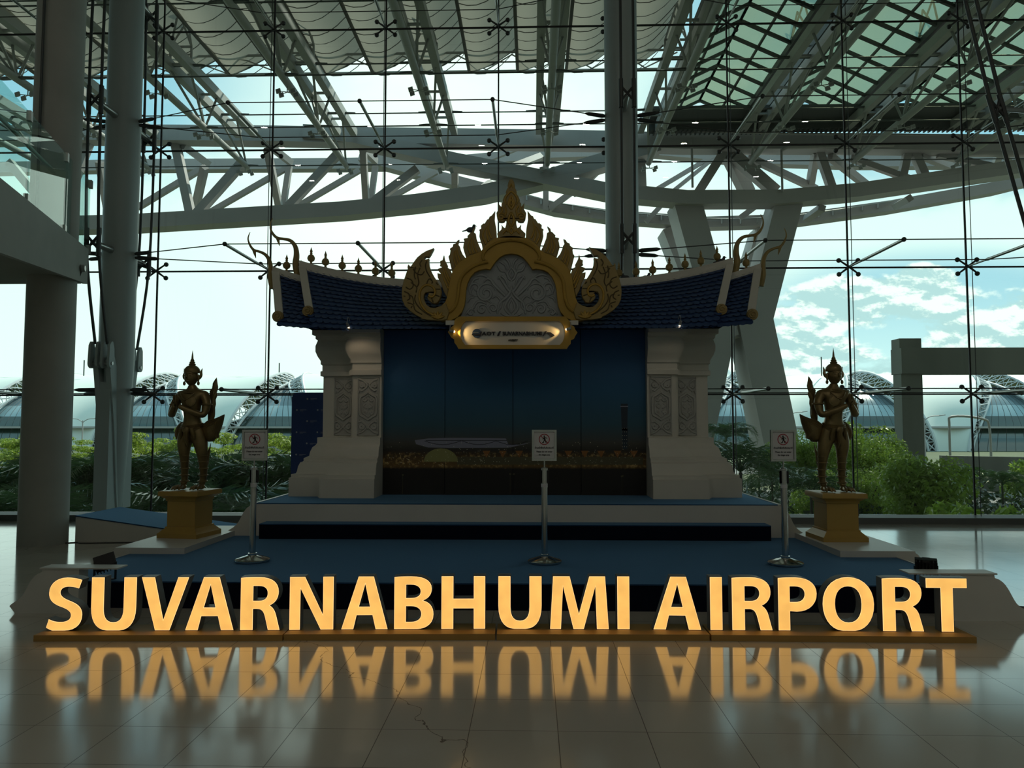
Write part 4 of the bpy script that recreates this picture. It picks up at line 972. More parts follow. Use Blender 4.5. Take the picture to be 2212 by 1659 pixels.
mr = nt.nodes.new('ShaderNodeMapRange'); mr.inputs[1].default_value = 0.3; mr.inputs[2].default_value = 0.7; mr.inputs[3].default_value = 0.75; mr.inputs[4].default_value = 0.92
nt.links.new(nz.outputs['Fac'], mr.inputs[0]); nt.links.new(mr.outputs[0], nt.nodes['Principled BSDF'].inputs['Emission Strength'])
rimlit = mat('lit_edge', (0.8, 0.6, 0.4), 0.4, emit=(1.0, 0.66, 0.30), estr=1.0)
LET = [('S',98.7,178.3),('U',195,294.4),('V',302.8,408),('A',399,506),('R',518,605.6),('N',624,721),('A',736,838.7),('B',850.4,937.4),('H',952.4,1049),('U',1075.5,1171),('M',1187.3,1316),('I',1332.8,1361),
       ('A',1410,1516),('I',1533.5,1561.7),('R',1580.7,1670),('P',1680.8,1766.4),('O',1776.8,1890),('R',1906,1997),('T',2001.3,2092)]
def yb(px):                                         # image height of the letters' feet
    t = [(90, 1363), (620, 1361.5), (740, 1360), (1050, 1358.8), (1400, 1359.8), (1520, 1361.5), (1900, 1363.5), (2100, 1366)]
    for (x0, y0), (x1, y1) in zip(t[:-1], t[1:]):
        if x0 <= px <= x1: return y0 + (y1-y0)*(px-x0)/(x1-x0)
    return 1363
ZBASE = 0.047
cnt = {}
for k, (ch, xa, xb) in enumerate(LET):
    A = PZ(xa, yb(xa), ZBASE); B = PZ(xb, yb(xb), ZBASE); ux = (B-A); Wd = ux.length; ux.normalize(); un = Vector((-ux.y, ux.x, 0))
    hgt = 0.4065; c = (A+B)/2
    word = 'first word' if k < 12 else 'second word'
    cnt[(ch, word)] = cnt.get((ch, word), 0) + 1
    tot = sum(1 for i, t in enumerate(LET) if t[0] == ch and (i < 12) == (k < 12))
    which = '' if tot == 1 else (ORD[cnt[(ch, word)]-1] + ' ')
    o = empty('sign_letter', tuple(c), 'glowing yellow capital %s, %s%s of the %s on the sign' % (ch, which, 'letter' if not which else 'such letter', word), 'letter', 'glowing letters of the floor sign')
    out, holes = GL[ch]; out = clean(path2(out, 7)); holes = [clean(path2(h, 7)) for h in holes]
    if area(out) < 0: out.reverse()
    for h in holes:
        if area(h) < 0: h.reverse()
    sx = Wd/(WID[ch]*0.01) ; 
    fn = lambda dep0, s=1: (lambda x, z, d: tuple(A + ux*(x*0.01*sx) + un*(dep0+d) + Vector((0, 0, z*0.01*hgt))))
    MB().prism(out, fn(0.0), 0.085, holes, 0).build('letter_case', M['letter_side'], o)
    MB().prism(out, fn(-0.004), 0.004, holes).build('front_rim', M['letter_rim'], o, smooth=False)
    i1 = inset(out, 1.0); h1 = [inset(h, -1.0) for h in holes]
    MB().prism(i1, fn(-0.0055), 0.0015, h1).build('lit_edge', rimlit, o, smooth=False)
    i2 = inset(out, 1.7); h2 = [inset(h, -1.7) for h in holes]
    MB().prism(i2, fn(-0.0075), 0.002, h2).build('lit_face', lit, o, smooth=False)
# base boards
for k, (xa, ya, xb, yb_) in enumerate([(72, 1386, 611, 1385), (613, 1384, 1071, 1383), (1073, 1383.5, 1535, 1384.5), (1537, 1385, 2112, 1390)]):
    A = PZ(xa, ya, 0); B = PZ(xb, yb_, 0); ux = (B-A); Wd = ux.length; ux.normalize(); un = Vector((-ux.y, ux.x, 0))
    o = MB().prism([(0, 0), (Wd-.006, 0), (Wd-.006, .30), (0, .30)], lambda x, y, d: tuple(A+ux*x+un*y+Vector((0, 0, d))), ZBASE-0.0005).build('sign_base_board', M['signboard'])
    tag(o, 'gold base board under the letters %s' % ['S U V A R, at the left end', 'N A B H', 'U M I and the A of the second word', 'I R P O R T, at the right end'][k], 'base board', 'gold base boards of the floor sign')

# ------------------------------------------------------------------ floodlights standing behind the letters
def floodlight(loc, rz, tilt, label, roll=0.0):
    o = empty('floodlight', loc, label, 'floodlight', 'black stage floodlights'); o.rotation_euler.z = 0
    Rm = Matrix.Translation(Vector(loc)+Vector((0, 0, .15))) @ Matrix.Rotation(roll, 4, 'Y') @ Matrix.Rotation(rz, 4, 'Z') @ Matrix.Rotation(tilt, 4, 'X')
    def T(b):
        b.v = [tuple(Rm @ Vector(v)) for v in b.v]; return b
    b = MB().box((-.085, -.02, -.06), (.085, .03, .075))
    for i in range(7): b.box((-.085+.026*i, .03, -.055), (-.077+.026*i, .07, .07))
    T(b).build('lamp_housing', M['blackplastic'], o)
    T(MB().box((-.075, -.024, -.05), (.075, -.020, .065))).build('lamp_glass', M['black'], o)
    T(MB().box((-.03, .03, .075), (.03, .09, .10))).build('driver_box', M['blackplastic'], o)
    x, y, z = loc
    MB().box((x-.06, y-.04, z), (x+.06, y+.04, z+.008)).box((x-.1, y-.012, z+.008), (x-.092, y+.012, z+.16)).box((x+.092, y-.012, z+.008), (x+.1, y+.012, z+.16)).box((x-.1, y-.012, z+.004), (x+.1, y+.012, z+.012)).build('yoke', M['blackplastic'], o)
p = PZ(222, 1268, ZS); floodlight((-3.83, 6.62, ZS), 0.5, -0.55, 'black floodlight tilted back behind the first letters of the sign', -.32)
floodlight((3.42, 6.62, ZS), 2.7, -0.25, 'black floodlight behind the last letters of the sign')
# cables on the floor
def cable(pts, label, r=0.006): tag(MB().tube(catmull(pts, 6), r, 6).build('floor_cable', M['blackplastic']), label, 'cable', 'thin cables lying on the floor')
cable([(-6.45, 10.1, .006), (-6.3, 10.18, .006), (-6.15, 10.12, .006), (-5.5, 10.2, .006), (-4.6, 10.15, .006)], 'thin dark cable on the floor along the foot of the ramp')
cable([(4.05, 6.9, .006), (4.5, 6.75, .006), (4.9, 6.72, .006), (5.4, 6.8, .006)], 'thin dark cable on the floor right of the stage end board')

# ------------------------------------------------------------------ stanchions with notice frames
def thai_font():
    import os
    base = os.path.join(bpy.utils.resource_path('LOCAL'), 'datafiles', 'fonts')
    return base
def stanchion(px, py, rz, label):
    P = PZ(px, py, ZS) ; P = Vector((P.x, P.y+0.16, ZS)); o = empty('sign_stanchion', tuple(P), label, 'sign stand', 'chrome posts with framed notices on the stage')
    MB().lathe([(.165, 0), (.172, .008), (.172, .022), (.16, .032), (.06, .062), (.045, .068), (.045, .085), (.0, .085)], 40, P).build('base', M['chrome'], o)
    MB().lathe([(.031, .07), (.031, .93), (.034, .932), (.034, .945), (.026, .955), (.0, .957)], 24, P).build('pole', M['chrome'], o)
    for s in (-1, 1): MB().box((P.x+s*.030-.006, P.y-.018, P.z+.80), (P.x+s*.030+.010*s+.004, P.y+.018, P.z+.925)).build('belt_slot', M['blackplastic'], o)
    MB().lathe([(.0335, .755), (.0335, .79)], 24, P).build('sticker_band', M['paper'], o)
    MB().tube([(P.x, P.y, P.z+.95), (P.x, P.y, P.z+1.02)], .008, 10).build('neck', M['chrome'], o)
    Rm = Matrix.Translation(Vector((P.x, P.y, P.z+1.02))) @ Matrix.Rotation(rz, 4, 'Z')
    hw, h = .125, .315
    f = MB()
    for a, b in (((-hw, 0), (-hw+.02, h)), ((hw-.02, 0), (hw, h)), ((-hw+.02, 0), (hw-.02, .02)), ((-hw+.02, h-.02), (hw-.02, h))): f.box((a[0], -.012, a[1]), (b[0], .012, b[1]))
    f.box((-hw+.005, .004, .005), (hw-.005, .010, h-.005)); f.v = [tuple(Rm @ Vector(v)) for v in f.v]
    fr = f.build('notice_frame', M['chrome'], o)
    n = MB().box((-hw+.022, -.002, .022), (hw-.022, .003, h-.022)); n.v = [tuple(Rm @ Vector(v)) for v in n.v]
    no = n.build('notice', M['paper'], o)
    y = -.0035
    def flat(b, name, m_):
        b.v = [tuple(Rm @ Vector(v)) for v in b.v]; b.build(name, m_, no, smooth=False)
    ring = MB(); N_ = 40; cx, cz, r0, r1 = 0, .218, .048, .056
    for i in range(N_): a = 6.28318*i/N_; ring.v += [(cx+r0*math.cos(a), y, cz+r0*math.sin(a)), (cx+r1*math.cos(a), y, cz+r1*math.sin(a))]
    for i in range(N_): j = (i+1) % N_; ring.f.append((2*i, 2*i+1, 2*j+1, 2*j)); ring.m.append(0)
    ring.add([(-.038, y-.0005, .251), (-.033, y-.0005, .256), (.038, y-.0005, .185), (.033, y-.0005, .180)], [(0, 1, 2, 3)])
    flat(ring, 'prohibition_ring', M['red'])
    man = MB(); yy = y-.001
    man.v += [(.0+.008*math.cos(6.283*i/12), yy, .250+.008*math.sin(6.283*i/12)) for i in range(12)]; man.f.append(tuple(range(12))); man.m.append(0)
    def seg(pts, w):
        for (x0, z0), (x1, z1) in zip(pts[:-1], pts[1:]):
            d = Vector((x1-x0, z1-z0)).normalized(); nx, nz = -d.y*w, d.x*w; man.add([(x0+nx, yy, z0+nz), (x1+nx, yy, z1+nz), (x1-nx, yy, z1-nz), (x0-nx, yy, z0-nz)], [(0, 1, 2, 3)])
    seg([(0, .241), (.006, .212)], .009); seg([(.0, .238), (.018, .236), (.028, .224)], .003); seg([(-.002, .236), (-.010, .222), (-.020, .222)], .003)
    seg([(.006, .214), (.014, .196), (.020, .182)], .0045); seg([(.003, .212), (-.006, .198), (-.006, .185), (-.022, .186)], .0042)
    flat(man, 'walking_figure', M['ink'])
    fm = Rm @ Matrix.Translation((0, y, 0)) @ Matrix.Rotation(math.pi/2, 4, 'X')
    for txt, z, sz, nm in (('ห้ามเข้าพื้นที่บริเวณเวที', .132, .0265, 'thai_text'), ('Please do not enter', .093, .0225, 'english_text'), ('the stage area', .062, .0225, 'english_text')):
        text_mesh(nm, txt, sz, fm @ Matrix.Translation((0, z, 0)), M['ink'], no, 0.0004, 0.0006, sx=.80 if nm == 'thai_text' else .9)
stanchion(532, 1219, 0.10, 'chrome post with a framed no-entry notice, left end of the stage')
stanchion(1177, 1222, -0.06, 'chrome post with a framed no-entry notice, middle of the stage')
stanchion(1709, 1226, 0.02, 'chrome post with a framed no-entry notice, right end of the stage')
# ------------------------------------------------------------------ shrine facade
XC = -0.262
sh_ = empty('shrine_facade', (XC, 10.6, Z3), 'white Thai shrine facade with blue tiled roof and gold gable on the platform', 'shrine')
LV = []
for x, y in [(623,1072),(623,1033),(628,1031),(628,1025),(638,1024),(641,1018),(643,1008),(648,999),(652,998),(655,996),(655,990),(667,985),(669,976),(674,966),(679,963),(682,960),(684,957),(684,945),(696,944),(696,812),(689,811),(689,801),(693,800),(693,788),(689,785),(689,778),(682,768),(677,757),(677,745),(682,733),(677,729),(677,722),(669,720),(669,708)]:
    k = (1150-x)/1600.0; o = max(0.0, (k*10.64 - 3.02 + 0.0)/(0.8 + k)); LV.append((1.6 + (922-y)*(10.6-o)/1600.0, o))
LV[0] = (Z3, LV[0][1])
def pillar(s, name_):
    # s = -1 left, +1 right ; built in mirrored coordinates about XC
    b = MB(); xi, xB, xA, yF, yA, yb_ = 1.868, 2.27, 2.765, 10.40, 10.64, 10.86
    rings = []
    for z, o in LV:
        ox = .8*o; rings.append([(xi, yb_), (xi, yF-o), (xB+ox, yF-o), (xB+ox, (yF+yA)/2-o), (xB+ox+.05, (yF+yA)/2-o), (xB+ox+.05, yA-o), (xA+ox, yA-o), (xA+ox, yb_)])
    for (z, o), r in zip(LV, rings):
        for x, y in r: b.v.append((XC + s*x, y, z))
    n = len(rings[0])
    for i in range(len(LV)-1):
        for j in range(n): j2 = (j+1) % n; b.f.append((i*n+j, i*n+j2, (i+1)*n+j2, (i+1)*n+j)); b.m.append(0)
    b.f.append(tuple(range(n))); b.m.append(0); b.f.append(tuple((len(LV)-1)*n+j for j in range(n))); b.m.append(0)
    pil = b.build('pillar', M['cream'], sh_)
    # carved relief panels on the shaft
    z0, z1 = 1.6+(922-942)*10.4/1600, 1.6+(922-812)*10.4/1600
    for (xa, xb, y) in ((1.905, 2.205, yF), (2.335, 2.60, yA)):
        relief_panel(XC + s*(xa+xb)/2, y, (z0+z1)/2, (xb-xa), (z1-z0)-.02, pil)
    return pil
def spiral(cx, cz, r, a0, turns, sg, n=22, r_end=0.15):
    return [(cx + r*(1-(1-r_end)*i/n)*math.cos(a0 + sg*turns*6.283*i/n), cz + r*(1-(1-r_end)*i/n)*math.sin(a0 + sg*turns*6.283*i/n)) for i in range(n+1)]
def relief_panel(cx, y, cz, w, h, par):
    b = MB(); hw, hh = w/2, h/2
    b.box((cx-hw, y-.006, cz-hh), (cx+hw, y+.02, cz+hh))
    for a, c in (((-hw, -hh), (-hw+.012, hh)), ((hw-.012, -hh), (hw, hh)), ((-hw, -hh), (hw, -hh+.012)), ((-hw, hh-.012), (hw, hh))): b.box((cx+a[0], y-.018, cz+a[1]), (cx+c[0], y, cz+c[1]))
    def tb(pts, r): b.tube([(cx+x*hw, y-.008, cz+z*hh) for x, z in pts], r, 6)
    for sz in (-1, 1):
        for sx in (-1, 1):
            sp_ = [(sx*abs(x), sz*z) if False else (sx*x, sz*z) for x, z in spiral(.58, .70, .26, math.pi*1.2, 1.6, -1)]
            sp_ = [(px_, sz*0.70 + (pz_-sz*0.70)*w/h) for px_, pz_ in sp_]
            tb(sp_, .019); tb([(sx*.9, sz*.45), (sx*.85, sz*.55), (sx*.60, sz*.52), (sx*.2, sz*.63), (0, sz*.78)], .017); tb([(sx*.92, sz*.93), (sx*.5, sz*.88), (0, sz*.70)], .015)
            s2 = [(sx*x, sz*0.23 + sz*(z-.23)*w/h) for x, z in spiral(.33, .23, .20, math.pi*1.0, 1.3, 1)]
            tb(s2, .015); tb([(sx*.02, sz*.38), (sx*.25, sz*.30)], .011); tb([(sx*.45, 0), (sx*.2, sz*.08), (0, sz*.02)], .012)
    med = [(0, .47), (.28, .40), (.42, .37), (.72, .31), (.80, .22), (.80, -.22), (.72, -.31), (.42, -.37), (.28, -.40), (0, -.47)]
    ring = med + [(-x, z) for x, z in reversed(med[1:-1])]
    tb(ring + [ring[0]], .020); tb([(x*.70, z*.80) for x, z in ring + [ring[0]]], .009)
    b.add([(cx-.38*hw, y-.014, cz), (cx, y-.022, cz+.10*hh), (cx+.38*hw, y-.014, cz), (cx, y-.022, cz-.10*hh)], [(0, 1, 2, 3)])
    b.build('carved_panel', M['stone'], par)
pillar(-1, 'l'); pillar(1, 'r')
# backdrop print between the pillars
def print_mat():
    m = bpy.data.materials.new('night_panorama_print'); m.use_nodes = True; nt = m.node_tree; N = nt.nodes; L = nt.links; b = N['Principled BSDF']
    g = N.new('ShaderNodeNewGeometry'); sp = N.new('ShaderNodeSeparateXYZ'); L.new(g.outputs['Position'], sp.inputs[0])
    mr = N.new('ShaderNodeMapRange'); mr.inputs[1].default_value = 0.64; mr.inputs[2].default_value = 3.0; L.new(sp.outputs[2], mr.inputs[0])
    rp = N.new('ShaderNodeValToRGB'); L.new(mr.outputs[0], rp.inputs[0]); E = rp.color_ramp.elements
    E[0].position = 0.0; E[0].color = (.008, .007, .006, 1); E[1].position = 1.0; E[1].color = (.016, .085, .26, 1)
    for p, c in ((.155, (.008, .006, .004)), (.17, (.16, .09, .022)), (.24, (.06, .035, .012)), (.265, (.03, .025, .02)), (.31, (.07, .07, .06)), (.42, (.03, .10, .15)), (.62, (.016, .11, .24))): e = E.new(p); e.color = (*c, 1)
    nz = N.new('ShaderNodeTexNoise'); nz.inputs['Scale'].default_value = 26; nz.inputs['Detail'].default_value = 5; L.new(g.outputs['Position'], nz.inputs['Vector'])
    band = N.new('ShaderNodeMapRange'); band.interpolation_type = 'SMOOTHSTEP'
    d = N.new('ShaderNodeMath'); d.operation = 'ABSOLUTE'; d0 = N.new('ShaderNodeMath'); d0.operation = 'SUBTRACT'; L.new(mr.outputs[0], d0.inputs[0]); d0.inputs[1].default_value = .205; L.new(d0.outputs[0], d.inputs[0])
    L.new(d.outputs[0], band.inputs[0]); band.inputs[1].default_value = .055; band.inputs[2].default_value = .02
    th = N.new('ShaderNodeMapRange'); L.new(nz.outputs['Fac'], th.inputs[0]); th.inputs[1].default_value = .5; th.inputs[2].default_value = .75
    mu = N.new('ShaderNodeMath'); mu.operation = 'MULTIPLY'; L.new(band.outputs[0], mu.inputs[0]); L.new(th.outputs[0], mu.inputs[1])
    mx = N.new('ShaderNodeMix'); mx.data_type = 'RGBA'; L.new(mu.outputs[0], mx.inputs[0]); L.new(rp.outputs[0], mx.inputs[6]); mx.inputs[7].default_value = (.75, .50, .18, 1)
    L.new(mx.outputs[2], b.inputs['Base Color']); b.inputs['Roughness'].default_value = .55; return m
PM = print_mat()
yb0 = 10.52
bd = empty('printed_backdrop', (XC, yb0, Z3), 'large dark printed backdrop of an airport at night between the pillars', 'backdrop panel')
MB().box((XC-1.866, yb0+.03, Z3), (XC+1.866, yb0+.06, 3.02)).build('backing_board', M['navy'], bd)
xsP = [XC-1.868] + [PY(x, 900, yb0).x for x in (961, 1108, 1255)] + [XC+1.868]
for i in range(4):
    pn = MB().box((xsP[i]+.004, yb0, Z3), (xsP[i+1]-.004, yb0+.03, 3.02)).build('print_panel', PM, bd)
def Q(px, py): v = PY(px, py, yb0); return (v.x, v.z)
pt = {k: mat('print_'+k, c, .6) for k, c in dict(roof=(.26, .27, .36), dark=(.012, .012, .02), dome=(.28, .28, .10), amber=(.30, .12, .03), lamp=(.9, .85, .6), haze=(.10, .09, .045), tower=(.02, .035, .055)).items()}
def pp(poly, nm, mt_, dep=.0015):
    MB().prism([Q(x, y) for x, y in poly], lambda x, z, d: (x, yb0-dep+d, z), dep-.0003).build(nm, mt_, bd, smooth=False)
C_ = lambda x, y: (820+x/3.814, 920+y/3.814)
pp([C_(*p) for p in ((290,118),(400,103),(600,98),(860,100),(1040,103),(1060,150),(1150,155),(1245,135),(1200,150),(1060,180),(600,182),(400,178),(300,150))], 'printed_terminal_roof', pt['roof'], .001)
for cx_, hw_ in ((520, 150), (820, 140), (1090, 130)):
    arc = [C_(cx_-hw_+hw_*2*i/16, 122+30*math.sin(math.pi*i/16)) for i in range(17)]; arc2 = [(x, y+1.2) for x, y in reversed(arc)]; pp(arc+arc2, 'printed_truss_line', pt['dark'], .0025)
pp([C_(*p) for p in ((380,118),(1050,118),(1050,122),(380,122))], 'printed_truss_line', pt['dark'], .002)
pp([C_(505+140*math.cos(math.pi*i/16), 295-110*math.sin(math.pi*i/16)) for i in range(17)], 'printed_dome', pt['dome'], .003)
pp([C_(*p) for p in ((640,255),(2170,255),(2170,320),(640,320))], 'printed_apron_haze', pt['haze'], .0008)
for i in range(10):
    x = 880+i*135
    pp([C_(x-32, 205), C_(x+32, 205), C_(x, 262)], 'printed_amber_roof', pt['amber'], .002)
pp([C_(*p) for p in ((1998,20),(2046,20),(2040,190),(2004,190))], 'printed_control_tower', pt['tower'], .002)
q = PY(1349, 871, yb0); pp([(1341, 872), (1356, 872), (1355, 930), (1343, 930)], 'printed_control_tower', pt['tower'], .002); pp([(1340, 877), (1357, 877), (1357, 879), (1340, 879)], 'printed_tower_lights', pt['roof'], .003)
dots = MB(); rr = random.Random(5)
def dot(px, py, r):
    x, z = Q(px, py); dots.add([(x-r, yb0-.0035, z), (x, yb0-.0035, z+r), (x+r, yb0-.0035, z), (x, yb0-.0035, z-r)], [(0, 1, 2, 3)])
for _ in range(260): dot(rr.uniform(832, 1388), rr.uniform(975, 1004) if rr.random() < .7 else rr.uniform(955, 980), rr.uniform(.002, .006))
for r_ in range(6):
    for s_ in (-1, 0, 1): dot(1349+s_*4.5, 925+r_*8, .005)
dots.build('printed_city_lights', pt['lamp'], bd, smooth=False)
lm = MB()
for px, py, y1 in ((870, 1026, 1067), (1102, 1024, 1067), (1110, 1024, 1026), (1343, 1029, 1067), (1345, 1028, 1030)):
    x, z = Q(px, py); lm.ball((x, yb0-.002, z), .014, 5, (1, .12, .8)); x2, z2 = Q(px, y1); lm.box((x-.0015, yb0-.003, z2), (x+.0015, yb0-.001, z))
lm.build('printed_lamp_posts', pt['haze'], bd)
tag(MB().box((XC-1.85, yb0-.03, 2.985), (XC+1.85, yb0-.01, 3.0)).build('header_rail', M['relief']), 'thin grey rail along the top of the backdrop print', 'rail')

# roof ---------------------------------------------------------------
YE, YRD = 9.96, 10.9
def zr(ux):                                          # ridge height (tile line) over half-width coordinate
    k = max(0.0, (ux-1.3)/1.9); return PY(1380, 617, YRD).z + 0.30*min(k, 1.35)**1.9
def ze(ux):
    k = max(0.0, (ux-2.0)/1.5); return PY(1450, 709, YE).z + 0.11*k**1.6
XI, XO = 2.98, 3.40                                  # inner tier end, outer tier end (mid slope)
def end_x(v, outer):                                  # gable line: from eave to ridge it leans outwards
    v0_, a, b = (.12, PY(1621, 688, 10.07).x-XC, PY(1636, 592, YRD).x-XC) if outer else (.2, PY(1554, 671, 10.15).x-XC, PY(1576, 570, YRD).x-XC)
    return a + (b-a)*(v-v0_)/(1-v0_)
def roof_pt(ux, v, lift=0.0, s=1):
    z = ze(ux) + (zr(ux)-ze(ux))*(max(v, 0.0)**0.92 if v > 0 else v); return Vector((XC+s*ux, YE+(YRD-YE)*v - lift*.6, z + lift*.8))
OUT_DZ = -0.20
def dzf(dz, v): return 0.0 if dz == 0 else -0.02 + (dz+.02)*max(0.0, v)
def tiles(s, u0f, u1f, v0, v1, dz, rows):
    sh = MB()                                        # under-sheet
    nu, nv = 24, 8
    for i in range(nu+1):
        for j in range(nv+1):
            v = v0+(v1-v0)*j/nv; u = u0f(v) + (u1f(v)-u0f(v))*i/nu; p = roof_pt(u, v, 0, s); p.z += dzf(dz, v); sh.v.append(tuple(p))
    for i in range(nu):
        for j in range(nv): q_ = i*(nv+1)+j; sh.f.append((q_, q_+1, q_+nv+2, q_+nv+1)); sh.m.append(0)
    w = .098
    for r in range(rows, -1, -1):
        v = v0 + (v1-v0)*r/rows; u = u0f(v) + (w/2 if r % 2 else 0)
        while u < u1f(v)-w*.3:
            c = []
            for k in range(7):
                a = math.pi + math.pi*k/6; du = math.cos(a)*w*.52; dv = (math.sin(a)*w*.55)/1.2
                p = roof_pt(u+du+w/2, v+dv, .034, s); p.z += dzf(dz, v+dv); c.append(p)
            t1 = roof_pt(u+w+.0, min(1.0, v+.11), .004, s); t0_ = roof_pt(u, min(1.0, v+.11), .004, s); t1.z += dzf(dz, v+.11); t0_.z += dzf(dz, v+.11)
            vs = c + [t1, t0_]
            sh.add(vs, [tuple(range(9))]); u += w
    return sh
for s in (-1, 1):
    t_ = tiles(s, lambda v: 0.0, lambda v: end_x(v, False), 0.0, 1.0, 0.0, 13); t_.build('roof_tiles', M['tile'], sh_)
    t_ = tiles(s, lambda v: end_x(v, False)-.5, lambda v: end_x(v, True), 0.0, 1.0, OUT_DZ, 13); t_.build('outer_roof_tiles', M['tile'], sh_)
    # rear slope and gable closure
    g = MB(); nu = 24
    for i in range(nu+1):
        u = end_x(1, False)*i/nu; a = roof_pt(u, 1, 0, s); c = roof_pt(u, 0, 0, s); g.v += [(a.x, a.y, a.z-.02), (c.x, a.y+.12, a.z-.10)]
    for i in range(nu): g.f.append((2*i, 2*i+1, 2*i+3, 2*i+2)); g.m.append(0)
    g.build('rear_roof_slope', M['tile'], sh_)
    # ridge beams
    def ridge(u0, u1, dz, nm, h=.095):
        b = MB(); n = 20; rp_ = []
        for i in range(n+1):
            u = u0+(u1-u0)*i/n; p = roof_pt(u, 1, 0, s); p.z += dz; rp_.append(p)
        for p in rp_: b.v += [(p.x, p.y-.055, p.z-.03), (p.x, p.y+.055, p.z-.03), (p.x, p.y+.055, p.z+h), (p.x, p.y-.055, p.z+h)]
        for i in range(n):
            for j in range(4): b.f.append((i*4+j, i*4+(j+1) % 4, (i+1)*4+(j+1) % 4, (i+1)*4+j)); b.m.append(0)
        b.f += [(0, 1, 2, 3), (n*4, n*4+1, n*4+2, n*4+3)]; b.m += [0, 0]
        return b.build(nm, M['cream'], sh_), rp_
    r1, rp1 = ridge(0, end_x(1, False)+.04, 0, 'ridge_beam'); r2, rp2 = ridge(end_x(1, False)-.05, end_x(1, True)+.04, OUT_DZ-.02, 'outer_ridge_beam')
    # sloping gable bargeboards with scroll ends
    for outer, dz in ((False, 0), (True, OUT_DZ)):
        n = 10; b = MB(); P = []
        for i in range(n+1):
            va = .13 if outer else .22; v = va+(1-va)*i/n; p = roof_pt(end_x(v, outer), v, .03, s); p.z += dzf(dz, v); P.append(p)
        for i, p in enumerate(P): w = .055; b.v += [(p.x-w, p.y-.02, p.z), (p.x+w, p.y-.02, p.z), (p.x+w, p.y+.06, p.z-.02), (p.x-w, p.y+.06, p.z-.02)]
        for i in range(n):
            for j in range(4): b.f.append((i*4+j, i*4+(j+1) % 4, (i+1)*4+(j+1) % 4, (i+1)*4+j)); b.m.append(0)
        b.f += [(0, 1, 2, 3), (n*4, n*4+1, n*4+2, n*4+3)]; b.m += [0, 0]
        bb = b.build('bargeboard', M['cream'], sh_)
        c = P[0] + Vector((s*.01, -.04, -.02)); sc = MB().lathe([(.078, 0), (.08, .02), (.072, .045), (.0, .05)], 24, tuple(c+Vector((0, .02, 0))), (0, -1, 0))
        sc.tube([(c.x+s*x, c.y-.032, c.z+z) for x, z in spiral(0, 0, .06, math.pi*.5, 1.7, 1)], .009, 6)
        sc.build('scroll_boss', M['olddgold'], bb)
    # horn finials
    for pts, rad, Y in (([(1588,592),(1592,566),(1590,545),(1593,526),(1604,513),(1620,509),(1632,507),(1641,500),(1648,487),(1648,474),(1643,463)], [13,15,13,10,7.5,6,6.5,6,4.2,3,1.2], YRD),
                        ([(1644,618),(1648,595),(1648,575),(1651,556),(1660,543),(1674,536),(1685,533),(1693,524),(1698,512),(1698,503),(1694,493)], [12,14,12,9,7,5.5,6,5,3.6,2.8,1.2], YRD)):
        P = []
        for x, y in pts: p = PY(x, y, Y); P.append(Vector((XC + s*(p.x-XC), p.y, p.z)))
        b = MB(); sm = catmull(P, 4); rs = []
        for i in range(len(sm)): t_i = i/4; k_ = min(int(t_i), len(rad)-2); f_ = t_i-k_; rs.append((rad[k_]*(1-f_)+rad[k_+1]*f_)*.5*Y/1600)
        b.tube(sm, rs, 10)
        k_ = P[6]; b.tube([k_, k_+Vector((-s*.01, 0, -.05)), k_+Vector((-s*.03, 0, -.12))], [.03, .02, .004], 8)
        b.build('horn_finial', M['olddgold'], sh_)
# ridge ball finials
prof = [(.0, 0), (.028, .0), (.022, .015), (.014, .03), (.02, .04), (.045, .055), (.057, .085), (.055, .105), (.04, .135), (.018, .15), (.015, .158), (.024, .166), (.014, .176), (.019, .19), (.022, .197), (.012, .225), (.0, .265)]
LBL = dict(bf=0)
for s, lst in ((1, [(1549,559),(1514,573),(1480,584),(1446,590),(1410,595),(1374,597),(1337,598)]), (-1, [(672,566),(703,578),(739,590),(774,595),(811,599.5),(846,601)])):
    for px, py in lst:
        p = PY(px, py, YRD); ux = abs(p.x-XC); q = roof_pt(ux, 1, 0, s); MB().lathe(prof, 18, (p.x, YRD, q.z+.09)).build('ball_finial', M['olddgold'], sh_)
for px, s in ((1612, 1), (619, -1), (1585, 1), (645, -1)):
    p = PY(px, 585, YRD); ux = abs(p.x-XC); q = roof_pt(ux, 1, 0, s); MB().lathe(prof, 18, (p.x, YRD+(0 if px in (1612, 619) else .12), q.z+.09+OUT_DZ-.02)).build('ball_finial', M['olddgold'], sh_)
MB().box((XC-2.9, 10.3, 2.985), (XC+2.9, 10.86, 3.03)).build('eaves_board', M['navy'], sh_)

# gold gable -----------------------------------------------------------
YG0 = 9.86; CXp = 1055.0
def GP(x, y, Y=YG0):                                  # crop sketch -> point on the gable plane
    return PY(850+x/4.147, 370+y/4.147, Y)
xm = GP(CXp, 600).x
def gable_piece(pts, name, mt_, y0, dep, par, mir=1, smooth=None, bev=True):
    P = []
    for x, y in pts: v = GP(x, y); P.append((xm + mir*(v.x-xm), v.z))
    if area(P) < 0: P.reverse()
    b = MB().prism(P, lambda x, z, d: (x, y0+d, z), dep)
    o = b.build(name, mt_, par)
    if bev:
        mdf = o.modifiers.new('bevel', 'BEVEL'); mdf.width = .012; mdf.segments = 2; mdf.limit_method = 'ANGLE'; mdf.angle_limit = 1.0
    return o
def half_sym(pts): return pts + [(2*CXp-x, y) for x, y in reversed(pts)]
outer = [(1055,575),(1000,578),(940,590),(890,608),(845,640),(815,672),(790,708),(745,732),(700,748),(650,772),(600,805),(560,845),(530,890),(512,945),(500,1010),(490,1070),(478,1130),(462,1172),(425,1205),(380,1222),(345,1232)]
